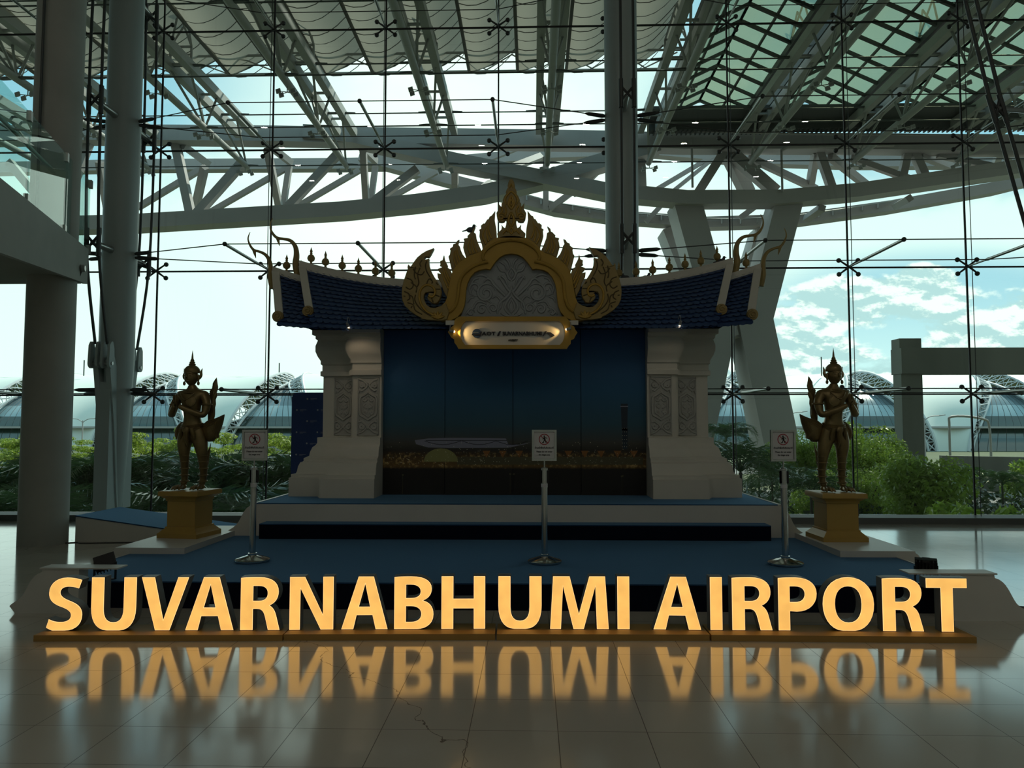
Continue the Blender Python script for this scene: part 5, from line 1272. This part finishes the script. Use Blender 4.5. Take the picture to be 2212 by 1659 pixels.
inner = [(430,1345),(520,1335),(575,1305),(612,1262),(636,1200),(645,1130),(650,1060),(664,1000),(690,945),(728,903),(775,882),(825,874),(866,880),(885,850),(915,808),(952,770),(1000,745),(1055,737)]
gb = 'gold_gable'
arch = gable_piece(outer + [(330,1300)] + inner + [(2*CXp-x, y) for x, y in reversed(inner[:-1])] + [(2*CXp-330,1300)] + [(2*CXp-x, y) for x, y in reversed(outer[1:])], 'gable_arch', M['gold'], YG0, .14, sh_)
# stepped moulding on the arch
for mir in (1, -1):
    pts = [(845,810),(800,822),(745,838),(690,868),(645,905),(610,950),(590,1005),(580,1080),(572,1150),(545,1220),(500,1262)]
    P = []
    for x, y in pts: v = GP(x, y); P.append(Vector((xm+mir*(v.x-xm), YG0-.01, v.z)))
    MB().tube(catmull(P, 4), .022, 8).build('arch_moulding', M['gold'], arch)
pts = [(812,800),(800,770),(815,725),(860,680),(930,640),(1000,622),(1055,617)]
P = [GP(x, y) for x, y in half_sym(pts)]; MB().tube(catmull([Vector((p.x, YG0-.01, p.z)) for p in P], 4), .02, 8).build('arch_moulding', M['gold'], arch)
# relief field
fld = [(590,1310)] + [(612,1262),(636,1200),(645,1130),(650,1060),(664,1000),(690,945),(728,903),(775,882),(825,874),(866,880),(885,850),(915,808),(952,770),(1000,745),(1055,737)]
rf = gable_piece(half_sym(fld), 'relief_field', M['relief'], YG0+.07, .05, sh_, bev=False)
rb = MB(); yr = YG0+.066
def rt(pts, r, mir=(1, -1)):
    for m_ in mir:
        P = []
        for x, y in pts: v = GP(x, y); P.append(Vector((xm+m_*(v.x-xm), yr, v.z)))
        P = catmull(P, 3); n = len(P); rb.tube(P, [r*(.45+.55*math.sin(math.pi*(i+1)/(n+1))) for i in range(n)], 6)
sc_ = lambda cx, cy, r, a0, t, sg: [(x, y) for x, y in spiral(cx, cy, r, a0, t, sg, 20)]
rt(sc_(825,1085,95,-.3,1.6,-1), .022); rt([(910,1060),(900,1000),(860,960),(830,960),(800,990)], .018); rt([(870,960),(900,1010),(950,1060),(1000,1110)], .025); rt([(1260-320,930),(990,1000),(1030,1060),(1055,1075)], .022)
rt(sc_(730,1040,70,1.2,1.2,1), .018); rt([(700,1240),(740,1170),(780,1160),(830,1180)], .018); rt(sc_(790,1230,50,0,1.4,-1), .018); rt(sc_(890,1220,48,2,1.4,1), .018); rt(sc_(690,1260,36,0,1.3,-1), .014)
rt([(930,1270),(945,1180),(1000,1130),(1040,1080),(1055,1020)], .022); rt([(1055,1110),(1010,1170),(1000,1230),(1055,1290)], .02); rt([(1055,1140),(1030,1190),(1030,1225),(1055,1260)], .015); rt([(1055,850),(1020,900),(1030,950),(1055,970)], .02); rt([(1055,880),(1040,915),(1055,945)], .014)
rt([(930,830),(960,880),(1000,890),(1020,930)], .02); rt([(950,800),(1000,830),(1010,870)], .018); rt([(1000,770),(1030,800),(1045,850)], .018); rt([(930,960),(960,930),(1000,960),(1020,1010)], .018); rt([(740,930),(780,920),(820,930),(850,950)], .02); rt([(690,1010),(720,960),(760,950)], .018); rt([(685,1100),(690,1060),(710,1030)], .016); rt([(660,1170),(680,1130),(720,1120)], .016); rt([(640,1280),(680,1230),(730,1210)], .016)
rt([(880,1130),(920,1110),(960,1150),(960,1210),(930,1240)], .018); rt([(800,1130),(840,1150),(880,1180)], .014); rt([(1055,1290),(1000,1285),(960,1260)], .016)
rb.build('scrollwork', M['relief'], rf)
# flames
F = {1: [(925,600),(922,540),(918,500),(905,430),(910,350),(880,390),(868,400),(862,398),(850,425),(838,428),(815,465),(805,462),(782,482),(784,510),(765,520),(772,530),(768,580),(778,620),(790,650),(800,712),(845,655)],
     2: [(792,718),(765,660),(742,600),(735,550),(722,548),(718,535),(735,490),(705,515),(700,540),(688,545),(660,575),(664,592),(625,600),(634,620),(628,640),(622,680),(636,730),(650,775),(720,745)],
     3: [(650,782),(618,740),(600,700),(592,670),(578,650),(585,625),(590,605),(568,618),(555,640),(530,650),(532,668),(500,690),(508,705),(503,740),(490,760),(500,800),(512,850),(532,930),(575,840)],
     4: [(532,940),(512,890),(498,868),(482,862),(484,840),(458,790),(450,745),(440,780),(438,792),(415,800),(418,830),(412,842),(440,852),(392,872),(398,885),(425,915),(390,908),(395,950),(425,1000),(445,1070),(478,1130),(500,1010)]}
VE = {1: [[(830,650),(800,580),(815,520),(850,480)],[(880,600),(860,560),(850,500),(862,450)],[(850,625),(835,560),(840,500)]],
      2: [[(690,740),(668,680),(680,620),(700,590)],[(745,725),(720,660),(712,600)],[(715,735),(695,670),(700,610)]],
      3: [[(560,850),(540,780),(545,710)],[(600,800),(575,740),(570,680)],[(580,825),(558,760),(558,700)]],
      4: [[(490,1050),(450,960),(430,900)],[(505,980),(470,900),(452,850)],[(500,1010),(460,930),(440,870)]]}
for mir in (1, -1):
    for k in F:
        fo = gable_piece(F[k], 'flame_ornament', M['olddgold'], YG0+.02, .06, sh_, mir)
        vb = MB()
        for pts in VE[k]:
            P = []
            for x, y in pts: v = GP(x, y); P.append(Vector((xm+mir*(v.x-xm), YG0+.018, v.z)))
            P = catmull(P, 4); vb.tube(P, [.016*(1-.7*i/len(P)) for i in range(len(P))], 6)
        vb.build('flame_vein', M['gold'], fo)
cf = [(1045,68),(1030,95),(1020,132),(1026,140),(1012,165),(1004,190),(1010,198),(990,225),(976,262),(982,272),(968,285),(966,318),(950,300),(936,275),(938,300),(942,335),(922,372),(925,400),(930,430),(945,452),(972,455),(995,448),(1006,430),(1012,450),(1008,480),(1000,508),(985,500),(966,474),(970,500),(966,520),(945,540),(928,556),(935,595)]
co = gable_piece(half_sym(cf), 'crown_finial', M['olddgold'], YG0+.0, .07, sh_)
vb = MB()
def v_(pts, r=.012, mirs=(1, -1), yo=-.004, tgt=None):
    for m_ in mirs:
        P = []
        for x, y in pts: w_ = GP(x, y); P.append(Vector((xm+m_*(w_.x-xm), YG0+yo, w_.z)))
        (tgt or vb).tube(catmull(P, 4), r, 6)
v_([(1055,560),(1040,540),(1040,520),(1055,500)]); v_([(1055,500),(1030,450),(1040,400),(1055,370)], .016); v_([(1055,340),(1030,290),(1055,220)], .016); v_([(1055,310),(1042,285),(1055,250)]); v_(sc_(965,410,38,0,1.4,-1)); v_([(1000,400),(1010,350),(990,310)]); v_([(1010,300),(1000,250),(1030,200),(1055,180)]); v_([(1040,150),(1055,110)], .008); v_([(980,560),(1010,530),(1030,545)]); v_([(960,380),(975,350),(965,320)])
vb.build('finial_vein', M['gold'], co)
# great scroll leaves at both ends
leaf = [(365,690),(330,705),(300,715),(255,742),(215,775),(185,815),(160,852),(150,858),(140,840),(134,838),(128,860),(130,880),(115,920),(95,980),(80,1040),(76,1100),(82,1160),(105,1210),(150,1255),(200,1290),(250,1312),(245,1320),(330,1337),(430,1342),(480,1330),(500,1262),(470,1180),(430,1207),(375,1226),(330,1222),(300,1200),(280,1170),(272,1138),(275,1110),(290,1090),(310,1088),(322,1100),(312,1112),(305,1135),(318,1160),(345,1182),(375,1188),(395,1180),(415,1150),(428,1110),(430,1075),(420,1035),(395,990),(365,945),(340,900),(322,850),(318,805),(322,785),(300,792),(280,795),(275,785),(290,768),(318,772),(335,748)]
for mir in (1, -1):
    lo = gable_piece(leaf, 'scroll_leaf', M['olddgold'], YG0-.03, .10, sh_, mir)
    g1 = MB(); g2 = MB()
    def vl(pts, r=.010, tgt=None): v_(pts, r, (mir,), -.034, tgt)
    for pts in ([(440,1300),(360,1290),(290,1250),(250,1190),(235,1120),(250,1060),(290,1025),(340,1030),(372,1065),(370,1110),(340,1130),(318,1115)],):
        vl(pts, .016, g1)
    for pts in ([(180,880),(210,920),(255,930),(280,900)], [(120,960),(165,980),(180,1030),(150,1060),(115,1040)], [(100,1080),(140,1100),(150,1140),(125,1160)], [(130,1180),(180,1200),(200,1250),(260,1285)], [(200,1110),(195,1160),(230,1220),(290,1270),(350,1300)], [(160,1000),(210,1040),(205,1090)], [(240,870),(220,930),(230,1000),(215,1040)], [(300,810),(290,850),(300,900),(330,950)], [(260,800),(240,830),(250,860)], [(330,960),(350,990),(345,1010)], [(200,860),(190,930),(200,970)], [(385,1000),(400,1020)], [(380,1060),(420,1060)], [(375,1110),(415,1125)], [(345,1140),(360,1180)], [(170,1210),(160,1230)], [(300,1010),(320,970),(350,985)], [(95,1120),(110,1125)], [(140,1110),(175,1130),(185,1190)]):
        vl(pts, .0075, g2)
    g1.build('leaf_scroll_rib', M['gold'], lo); g2.build('leaf_groove', M['groove'], lo)
    fl_ = MB(); v0 = GP(400, 1320)
    for a in range(5):
        an = math.pi*(.1+.2*a); c0 = Vector((xm+mir*(v0.x-xm), YG0-.035, v0.z)); fl_.tube([c0, c0+Vector((math.cos(an)*.06, 0, math.sin(an)*.06)), c0+Vector((math.cos(an)*.10, 0, math.sin(an)*.10))], [.02, .022, .004], 6)
    fl_.tube([c0+Vector((math.cos(math.pi*i/8)*.045, -.01, math.sin(math.pi*i/8)*.045)) for i in range(9)], .008, 6)
    fl_.build('leaf_rosette', M['gold'], lo)

# name plate -----------------------------------------------------------
YN = 9.80
def NP(x, y): return PY(960+x/7.373, 670+y/7.373, YN)
def npoly(pts): return [(NP(x, y).x, NP(x, y).z) for x, y in pts]
npl = empty('name_plate', tuple(NP(1090, 620)), 'gold-framed white name plate hanging under the gable', 'sign')
op = npoly([(240,100),(185,130),(160,165),(155,235),(110,270),(85,310),(52,350),(80,385),(105,430),(155,462),(158,520),(190,555),(222,617),(1950,617),(1985,560),(2012,535),(2014,480),(2065,455),(2090,400),(2122,355),(2085,310),(2070,262),(2012,232),(2008,190),(1985,165),(1930,100)])
ip = npoly([(340,172),(1835,172),(1880,215),(1912,285),(1922,360),(1910,440),(1880,505),(1838,552),(330,552),(290,500),(262,440),(250,360),(262,280),(290,220)])
MB().prism(op, lambda x, z, d: (x, YN+d, z), .05, [ip]).build('frame', M['gold'], npl)
MB().prism(ip, lambda x, z, d: (x, YN+.03+d, z), .02).build('white_face', M['white'], npl, smooth=False)
ink = mat('navy_lettering', (.018, .022, .035), .5); inkb = mat('blue_emblem', (.03, .07, .16), .45)
def mid(x, y, yy=YN+.018): v = NP(x, y); return Vector((v.x, yy, v.z))
text_mesh('lettering', 'AOT', .064, face_m(mid(705, 372)), ink, npl, .008, .0016, sx=1.32)
text_mesh('lettering', 'SUVARNABHUMI', .068, face_m(mid(1240, 372)), ink, npl, .008, .0022, sx=1.03)
text_mesh('lettering', 'AIRPORT', .031, face_m(mid(1092, 474)), ink, npl, .008, .0010, sx=1.0)
MB().prism(npoly([(838,405),(865,405),(900,333),(873,333)]), lambda x, z, d: (x, YN+.01+d, z), .018).build('slash_mark', ink, npl)
em = npoly([(515+72*math.cos(a), 368+72*math.sin(a)) for a in [6.283*i/28 for i in range(28)]])
MB().prism(em, lambda x, z, d: (x, YN+.012+d, z), .016).build('globe_emblem', inkb, npl)
MB().prism(npoly([(430,395),(445,375),(560,375),(575,345),(600,338),(580,400),(470,402)]), lambda x, z, d: (x, YN+.004+d, z), .008).build('emblem_swoosh', ink, npl)
MB().prism(npoly([(450,352),(540,350),(545,358),(450,360)]), lambda x, z, d: (x, YN+.004+d, z), .008).build('emblem_stripe', M['relief'], npl)
MB().prism(npoly([(1500,420),(1560,408),(1600,335),(1635,333),(1585,405)]), lambda x, z, d: (x, YN+.006+d, z), .016).build('wing_emblem', ink, npl)
MB().prism(npoly([(1625,350),(1690,350),(1740,385),(1755,405),(1710,422),(1680,408)]), lambda x, z, d: (x, YN+.006+d, z), .016).build('wing_emblem', ink, npl)
for s, x in ((-1, 100), (1, 2050)):
    v = NP(x, 195); MB().box((v.x-.07, YN+.02, v.z-.03), (v.x+.07, YN+.05, v.z+.03)).build('hanger_plate', M['cream'], npl)
# small spot lamps
def spot(px, py, Y, tgt, energy, label, col=(1.0, .62, .22), blend=.6, size=55):
    p = PY(px, py, Y); t = Vector(tgt); d = (t-p).normalized()
    o = empty('spot_lamp', tuple(p), label, 'spotlight', 'small spot lamps on the shrine')
    MB().lathe([(.010, -.05), (.016, -.045), (.020, 0.0), (.022, .012)], 16, tuple(p), tuple(d)).build('lamp_head', M['relief'], o)
    MB().ball(p+d*.012, .015, 6).build('lamp_lens', mat('lamp_lens', (.9, .8, .6), .3, emit=(1.0, .72, .38), estr=9), o)
    b = p - d*.045; MB().tube(catmull([b, b+Vector((0, .02, .04)), b+Vector((0, .06, .09)), b+Vector((0, .13, .07)), b+Vector((0, .17, .03))], 4), .0045, 6).build('gooseneck', M['relief'], o)
    ld = bpy.data.lights.new('spot_light', 'SPOT'); lo = bpy.data.objects.new('spot_light', ld); COL.objects.link(lo); lo.location = p + d*.035
    ld.energy = energy; ld.color = col; ld.spot_size = math.radians(size); ld.spot_blend = blend; ld.shadow_soft_size = .012
    lo.rotation_euler = (-d).to_track_quat('Z', 'Y').to_euler()
a = NP(128, 345); b_ = NP(560, 400); spot(978.5, 716, YN-.04, (b_.x, YN+.03, b_.z), .0+3.2, 'small lit spot lamp at the left end of the name plate', size=80)
b_ = NP(1620, 370); spot(1226, 711, YN-.05, (b_.x, YN+.03, b_.z), 2.4, 'small lit spot lamp at the right end of the name plate', size=60)
p = PY(752, 706, 9.9); spot(752, 704, 9.92, (p.x+.15, 10.35, p.z-.5), 2.2, 'small lit spot lamp above the left shrine pillar', (1, .75, .5), .9, 90)
p = PY(1469, 702, 9.9); spot(1469, 700, 9.92, (p.x-.1, 10.35, p.z-.6), .7, 'small lit spot lamp above the right shrine pillar', (1, .75, .5), .9, 90)

# blue logo wall standing behind the left pillar
lw = empty('logo_board', (PY(662, 1000, 11.6).x, 11.6, 0), 'dark blue rounded board with rows of tiny logos, behind the left pillar', 'backdrop panel')
xa, xb = PY(629, 950, 11.6).x, PY(760, 950, 11.6).x; za, zb_ = 0.0, PY(660, 848, 11.6).z
pts = [(xa, za), (xb, za), (xb, zb_)] + [(xa+.09-.09*math.sin(a), zb_-.09+.09*math.cos(a)) for a in [math.pi/2*i/6 for i in range(7)]]
MB().prism(pts, lambda x, z, d: (x, 11.6+d, z), .04).build('board', mat('blue_print_board', (.018, .045, .17), .6), lw)
b = MB(); wm = mat('pale_logo_ink', (.35, .38, .45), .6)
for r in range(8):
    for c in range(5):
        x = xa + .04 + c*.33 + (.165 if r % 2 else 0)-.12; z = zb_ - .1 - r*.175
        if x > xb-.2 or z < .7: continue
        if x > xa+.02: b.lathe([(.010, 0), (.014, .002)], 10, (x, 11.596, z), (0, -1, 0))
        if x+.05 > xa: b.box((x+.05, 11.594, z-.003), (x+.15, 11.598, z+.003)); b.box((x+.05, 11.594, z-.016), (x+.10, 11.598, z-.013))
b.build('logo_pattern', wm, lw)
# pigeons
def bird(px, py, Y, s, label, fly=False):
    p = PY(px, py, Y); o = empty('pigeon', tuple(p), label, 'bird', None)
    b = MB(); b.ball((p.x, p.y, p.z+.04), .045, 7, (1.25, .8, .85)); b.ball((p.x+s*.05, p.y, p.z+.095), .022, 6); b.tube([(p.x+s*.03, p.y, p.z+.05), (p.x+s*.05, p.y, p.z+.09)], [.03, .018], 8)
    b.tube([(p.x+s*.07, p.y, p.z+.095), (p.x+s*.09, p.y, p.z+.09)], [.006, .001], 6); b.tube([(p.x-s*.04, p.y, p.z+.04), (p.x-s*.11, p.y, p.z+.02)], [.028, .012], 6, flat=.5)
    b.build('body', mat('pigeon_feathers', (.06, .065, .075), .7), o)
    MB().tube([(p.x-.008, p.y-.01, p.z), (p.x-.008, p.y-.01, p.z+.02)], .004, 5).tube([(p.x+.008, p.y+.01, p.z), (p.x+.008, p.y+.01, p.z+.02)], .004, 5).build('legs', M['ink'], o)
bird(1352, 606, YRD, -1, 'small dark pigeon on the right roof ridge, next to the gold gable')
bird(1395, 606, YRD, 1, 'small dark pigeon on the right roof ridge, between two ball finials')
bird(1557, 570, YRD, 1, 'small dark pigeon at the high end of the right roof ridge')
bird(1016, 503, YG0+.05, 1, 'small dark pigeon perched on a flame of the gold gable')
# ------------------------------------------------------------------ plinths and half-bird statues
def plinth(cx, cy, rz, label):
    z0, zt_ = Z2, Z2+.545
    o = empty('statue_plinth', (cx, cy, z0), label, 'plinth', 'ochre moulded plinths of the statues')
    lv = [(0, .335), (.05, .335), (.062, .315), (.075, .30), (.11, .255), (.125, .255), (.13, .235), (.42, .235), (.43, .25), (.45, .25), (.47, .29), (.48, .305), (.49, .335), (.53, .335), (.545, .325)]
    b = MB(); R_ = Matrix.Rotation(rz, 4, 'Z')
    for z, r in lv:
        r *= .765
        for sx, sy in ((-1, -1), (1, -1), (1, 1), (-1, 1)):
            v = R_ @ Vector((sx*r, sy*r, 0)); b.v.append((cx+v.x, cy+v.y, z0+z))
    for i in range(len(lv)-1):
        for j in range(4): b.f.append((i*4+j, i*4+(j+1) % 4, (i+1)*4+(j+1) % 4, (i+1)*4+j)); b.m.append(0)
    n = len(lv)*4; b.f += [(0, 1, 2, 3), (n-4, n-3, n-2, n-1)]; b.m += [0, 0]
    q = b.build('body', M['yellow'], o)
def skin_mesh(name, nodes, edges, root, mt_, par, sub=2):
    me = bpy.data.meshes.new(name); me.from_pydata([n[0] for n in nodes], edges, []); o = bpy.data.objects.new(name, me); COL.objects.link(o)
    m1 = o.modifiers.new('skin', 'SKIN'); m1.use_smooth_shade = True
    sv = me.skin_vertices[0].data
    for i, n in enumerate(nodes):
        r = n[1]; sv[i].radius = (r, r) if not isinstance(r, tuple) else r; sv[i].use_root = (i == root)
    m2 = o.modifiers.new('sub', 'SUBSURF'); m2.levels = sub; m2.render_levels = sub
    dg = bpy.context.evaluated_depsgraph_get(); m = bpy.data.meshes.new_from_object(o.evaluated_get(dg)); bpy.data.objects.remove(o)
    o = bpy.data.objects.new(name, m); COL.objects.link(o); m.materials.clear(); m.materials.append(mt_); m.shade_smooth()
    o.parent = par; o.matrix_parent_inverse = par.matrix_basis.inverted(); return o
def statue(cx, cy, z0, s, rz, label, H=1.67):
    # local frame: x to the viewer's right (mirrored by s), y away from the viewer, z up
    o = empty('kinnari_statue', (cx, cy, z0), label, 'statue', 'gilded half-bird statues on plinths')
    Rz = Matrix.Rotation(rz, 3, 'Z'); k = H/1.63
    def T(x, y, z): v = Rz @ Vector((s*x, y, 0)); return (cx+v.x*k, cy+v.y*k, z0+z*k)
    Mt = M['bronze']
    nodes = [((0, 0, .70), .10), ((0, .0, .80), .088), ((-.005, -.005, .92), .095), ((-.01, -.0, 1.04), .118), ((-.015, .01, 1.12), .098), ((-.015, .01, 1.185), .050), ((-.02, .0, 1.25), .046)]
    edges = [(0, 1), (1, 2), (2, 3), (3, 4), (4, 5), (5, 6)]
    def chain(par, pts):
        i0 = par
        for p, r in pts: nodes.append((p, r)); edges.append((i0, len(nodes)-1)); i0 = len(nodes)-1
        return i0
    la = chain(4, [((-.16, .01, 1.105), .062), ((-.215, -.02, 1.02), .052), ((-.235, -.06, .865), .043), ((-.16, -.15, .93), .035), ((-.105, -.20, .985), .026)])
    ra = chain(4, [((.13, .02, 1.105), .062), ((.19, -.01, 1.02), .052), ((.175, -.06, .865), .043), ((.03, -.16, .93), .035), ((-.065, -.20, .985), .026)])
    ll = chain(0, [((-.085, .0, .62), .098), ((-.085, -.03, .50), .075), ((-.075, -.02, .38), .052), ((-.095, .02, .22), .042), ((-.10, .03, .10), .036), ((-.105, .0, .045), .04)])
    rl = chain(0, [((.085, .02, .62), .100), ((.125, -.01, .50), .075), ((.14, .0, .38), .054), ((.13, .05, .22), .043), ((.115, .06, .10), .036), ((.11, .03, .045), .04)])
    N2 = [(T(*p), r*k*1.07) for p, r in nodes]
    skin_mesh('body', N2, edges, 0, Mt, o)
    hd = MB(); hc = Vector((-.02, -.012, 1.325))
    b = MB(); n = 16
    for i in range(n+1):                            # head shaped by rings
        th = math.pi*i/n
        for j in range(24):
            a = 2*math.pi*j/24; r = math.sin(th); zz = math.cos(th)
            x = .076*r*math.cos(a)*(1 - (.22 if zz < -.2 else 0)*(-zz)); y = .088*r*math.sin(a); z = .105*zz
            if y < 0 and abs(math.cos(a)) < .35: y -= .012*math.exp(-((zz+.12)/.12)**2)      # nose
            b.v.append(T(hc.x+x, hc.y+y, hc.z+z))
    for i in range(n):
        for j in range(24): b.f.append((i*24+j, (i+1)*24+j, (i+1)*24+(j+1) % 24, i*24+(j+1) % 24)); b.m.append(0)
    b.tube([T(-.02, -.098, 1.345), T(-.02, -.116, 1.315), T(-.02, -.102, 1.305)], [.008, .013, .009], 8)
    b.tube([T(-.042, -.094, 1.278), T(-.02, -.103, 1.276), T(.002, -.094, 1.278)], [.004, .008, .004], 8)
    for e in (-1, 1):
        b.ball(T(-.02+e*.031, -.088, 1.338), .011*k, 6, (1.5, .6, .7)); b.tube([T(-.02+e*.012, -.096, 1.356), T(-.02+e*.034, -.094, 1.366), T(-.02+e*.056, -.076, 1.356)], .004, 6)
        b.tube([T(-.02+e*.074, -.0, 1.35), T(-.02+e*.088, .0, 1.33), T(-.02+e*.08, -.0, 1.27)], [.014, .018, .01], 8)
    b.build('head', Mt, o)
    c = MB()
    c.lathe([(.090*k, 0), (.094*k, .02*k), (.086*k, .045*k), (.075*k, .06*k), (.06*k, .075*k), (.035*k, .09*k), (.042*k, .10*k), (.028*k, .115*k), (.034*k, .125*k), (.020*k, .14*k), (.024*k, .15*k), (.013*k, .165*k), (.009*k, .21*k), (.001, .27*k)], 20, T(-.02, .0, 1.375))
    for e in (-1, 1):
        c.tube(catmull([T(-.02+e*.095, .0, 1.30), T(-.02+e*.108, .01, 1.345), T(-.02+e*.105, .02, 1.385), T(-.02+e*.118, .02, 1.43)], 3), [.010, .016, .02, .02, .018, .016, .014, .010, .006, .002], 6)
        c.ball(T(-.02+e*.09, -.01, 1.25), .016*k, 6, (1, 1, 1.6))
    c.build('crown', Mt, o)
    def orn(nm, f):
        j = MB(); f(j); j.build(nm, Mt, o)
    def collar(j):
        j.tube([T(-.015+.075*math.cos(a), .01+.07*math.sin(a), 1.17+.012*math.sin(a)) for a in [6.283*i/20 for i in range(21)]], .011, 6)
        j.tube([T(-.015+.10*math.cos(a), .01+.095*math.sin(a), 1.155+.018*math.sin(a)) for a in [6.283*i/20 for i in range(21)]], .008, 6)
    orn('collar', collar)
    orn('chest_chain', lambda j: j.tube([T(-.10, -.09, 1.13), T(-.05, -.135, 1.07), T(-.015, -.14, 1.045), T(.03, -.135, 1.07), T(.075, -.09, 1.13)], .008, 6))
    orn('breast_disc', lambda j: j.lathe([(.056*k, 0), (.056*k, .012), (.046*k, .013), (.044*k, .018), (.02*k, .022)], 24, T(.045, -.115, 1.03), tuple(Rz @ Vector((s*.3, -1, .1)))))
    for x, zc in ((-.213, 1.0), (.188, 1.0)): orn('armlet', lambda j: j.tube([T(x+.058*math.cos(a), -.02+.058*math.sin(a), zc) for a in [6.283*i/16 for i in range(17)]], .010, 6))
    def belt(j):
        for zc, rr in ((.775, .118), (.752, .124), (.728, .127)): j.tube([T(rr*math.cos(a), .0+rr*.85*math.sin(a), zc-.03*max(0, -math.sin(a))) for a in [6.283*i/24 for i in range(25)]], .013, 6)
        j.ball(T(-.0, -.13, .70), .042*k, 7, (1, .6, 1.1)); j.tube([T(0, -.125, .68), T(0, -.12, .60), T(0, -.085, .50)], [.035, .028, .008], 8)
        for e in (-1, 1): j.tube([T(e*.06, -.115, .72), T(e*.08, -.10, .64), T(e*.09, -.09, .58)], [.03, .024, .006], 8)
    orn('belt', belt)
    for zc, x, y in ((.17, -.098, .02), (.25, -.092, .015), (.17, .125, .05), (.25, .132, .04), (.40, -.076, -.02), (.40, .14, 0), (.33, -.084, -.005), (.33, .137, .01), (.10, -.10, .03), (.10, .116, .055)):
        orn('leg_band', lambda j: j.tube([T(x+.05*math.cos(a), y+.05*math.sin(a), zc) for a in [6.283*i/14 for i in range(15)]], .009, 6))
    # praying hands: palm and five fingers each
    for e, hx in ((-1, -.098), (1, -.078)):
        h = MB(); h.tube([T(hx, -.20, .98), T(hx, -.205, 1.01), T(hx, -.21, 1.05)], [.018, .026, .024], 8, flat=.5)
        for f in range(4):
            L = (.052, .062, .058, .045)[f]; yy = -.232+.014*f
            h.tube([T(hx, yy, 1.045), T(hx+.003*e, yy-.003, 1.045+L*.55), T(hx, yy-.001, 1.045+L)], [.0078, .0072, .005], 7)
        h.tube([T(hx, -.180, 1.0), T(hx+.006*e, -.238, 1.015), T(hx+.004*e, -.252, 1.045)], [.012, .009, .006], 7)
        h.build('hand', Mt, o)
    # wings and tail
    def feather_shell(name, outline, yc, th, ribs=True):
        w = MB(); P = [(x, z) for x, z in outline]; cxp = sum(p[0] for p in P)/len(P); czp = sum(p[1] for p in P)/len(P)
        K = 5
        for side in (-1, 1):
            base = len(w.v)
            for q in range(K):
                f = math.cos(math.pi/2*q/K); bul = math.sin(math.pi/2*q/K)
                for x, z in P: w.v.append(T(cxp+(x-cxp)*f, yc+side*th*bul, czp+(z-czp)*f))
            w.v.append(T(cxp, yc+side*th, czp)); m_ = len(P)
            for q in range(K-1):
                for i in range(m_): w.f.append((base+q*m_+i, base+q*m_+(i+1) % m_, base+(q+1)*m_+(i+1) % m_, base+(q+1)*m_+i)); w.m.append(0)
            for i in range(m_): w.f.append((base+(K-1)*m_+i, base+(K-1)*m_+(i+1) % m_, len(w.v)-1)); w.m.append(0)
        ob = w.build(name, Mt, o)
        if ribs:
            r_ = MB()
            for q in range(1, 5):
                f = .2+.18*q; r_.tube([T(cxp+(x-cxp)*f, yc-th*math.sqrt(max(0, 1-f*f))-.004, czp+(z-czp)*f) for x, z in P[:len(P)*2//3]], .0055, 5)
            r_.build('feather_ribs', Mt, ob)
    feather_shell('wing', [(-.09, .80), (-.15, .80), (-.20, .76), (-.235, .70), (-.235, .63), (-.21, .58), (-.16, .555), (-.11, .56), (-.09, .62), (-.08, .72)], .05, .075)
    feather_shell('wing', [(.12, .76), (.17, .80), (.22, .83), (.29, .84), (.34, .86), (.385, .885), (.37, .80), (.345, .72), (.31, .64), (.315, .605), (.27, .59), (.25, .565), (.19, .56), (.15, .60), (.12, .66)], .03, .075)
    feather_shell('tail_plume', [(.135, .78), (.13, .90), (.14, 1.0), (.13, 1.08), (.155, 1.12), (.15, 1.17), (.185, 1.21), (.19, 1.27), (.225, 1.33), (.235, 1.27), (.245, 1.22), (.225, 1.16), (.24, 1.12), (.215, 1.06), (.22, 1.0), (.20, .92), (.21, .85), (.18, .78)], .12, .03)
    feather_shell('leg_spur', [(.17, .46), (.19, .50), (.205, .55), (.20, .47), (.19, .40), (.18, .30), (.165, .25), (.165, .36)], .06, .015, False)
    for x, y in ((-.105, .0), (.11, .03)):
        f = MB(); f.ball(T(x, y, .035), .045*k, 8, (1.0, 1.1, .75))
        for a in (-.55, -.1, .35):
            dx, dy = math.sin(a), -math.cos(a); f.tube([T(x, y, .04), T(x+dx*.06, y+dy*.07, .035), T(x+dx*.10, y+dy*.12, .028), T(x+dx*.125, y+dy*.15, .008)], [.026, .026, .020, .005], 8)
        f.tube([T(x, y, .035), T(x, y+.06, .02)], [.025, .008], 7); f.build('claw_foot', Mt, o)
    return o
pL = PZ(417, 1135, Z2); plinth(-4.11, 8.86, -.15, 'ochre moulded plinth under the left statue')
statue(-4.11, 8.86, Z2+.545, 1, -.12, 'gilded half-bird figure with praying hands and pointed crown, left of the shrine')
plinth(3.53, 8.80, .03, 'ochre moulded plinth under the right statue')
statue(3.53, 8.80, Z2+.545, -1, .12, 'gilded half-bird figure with praying hands, right of the shrine')
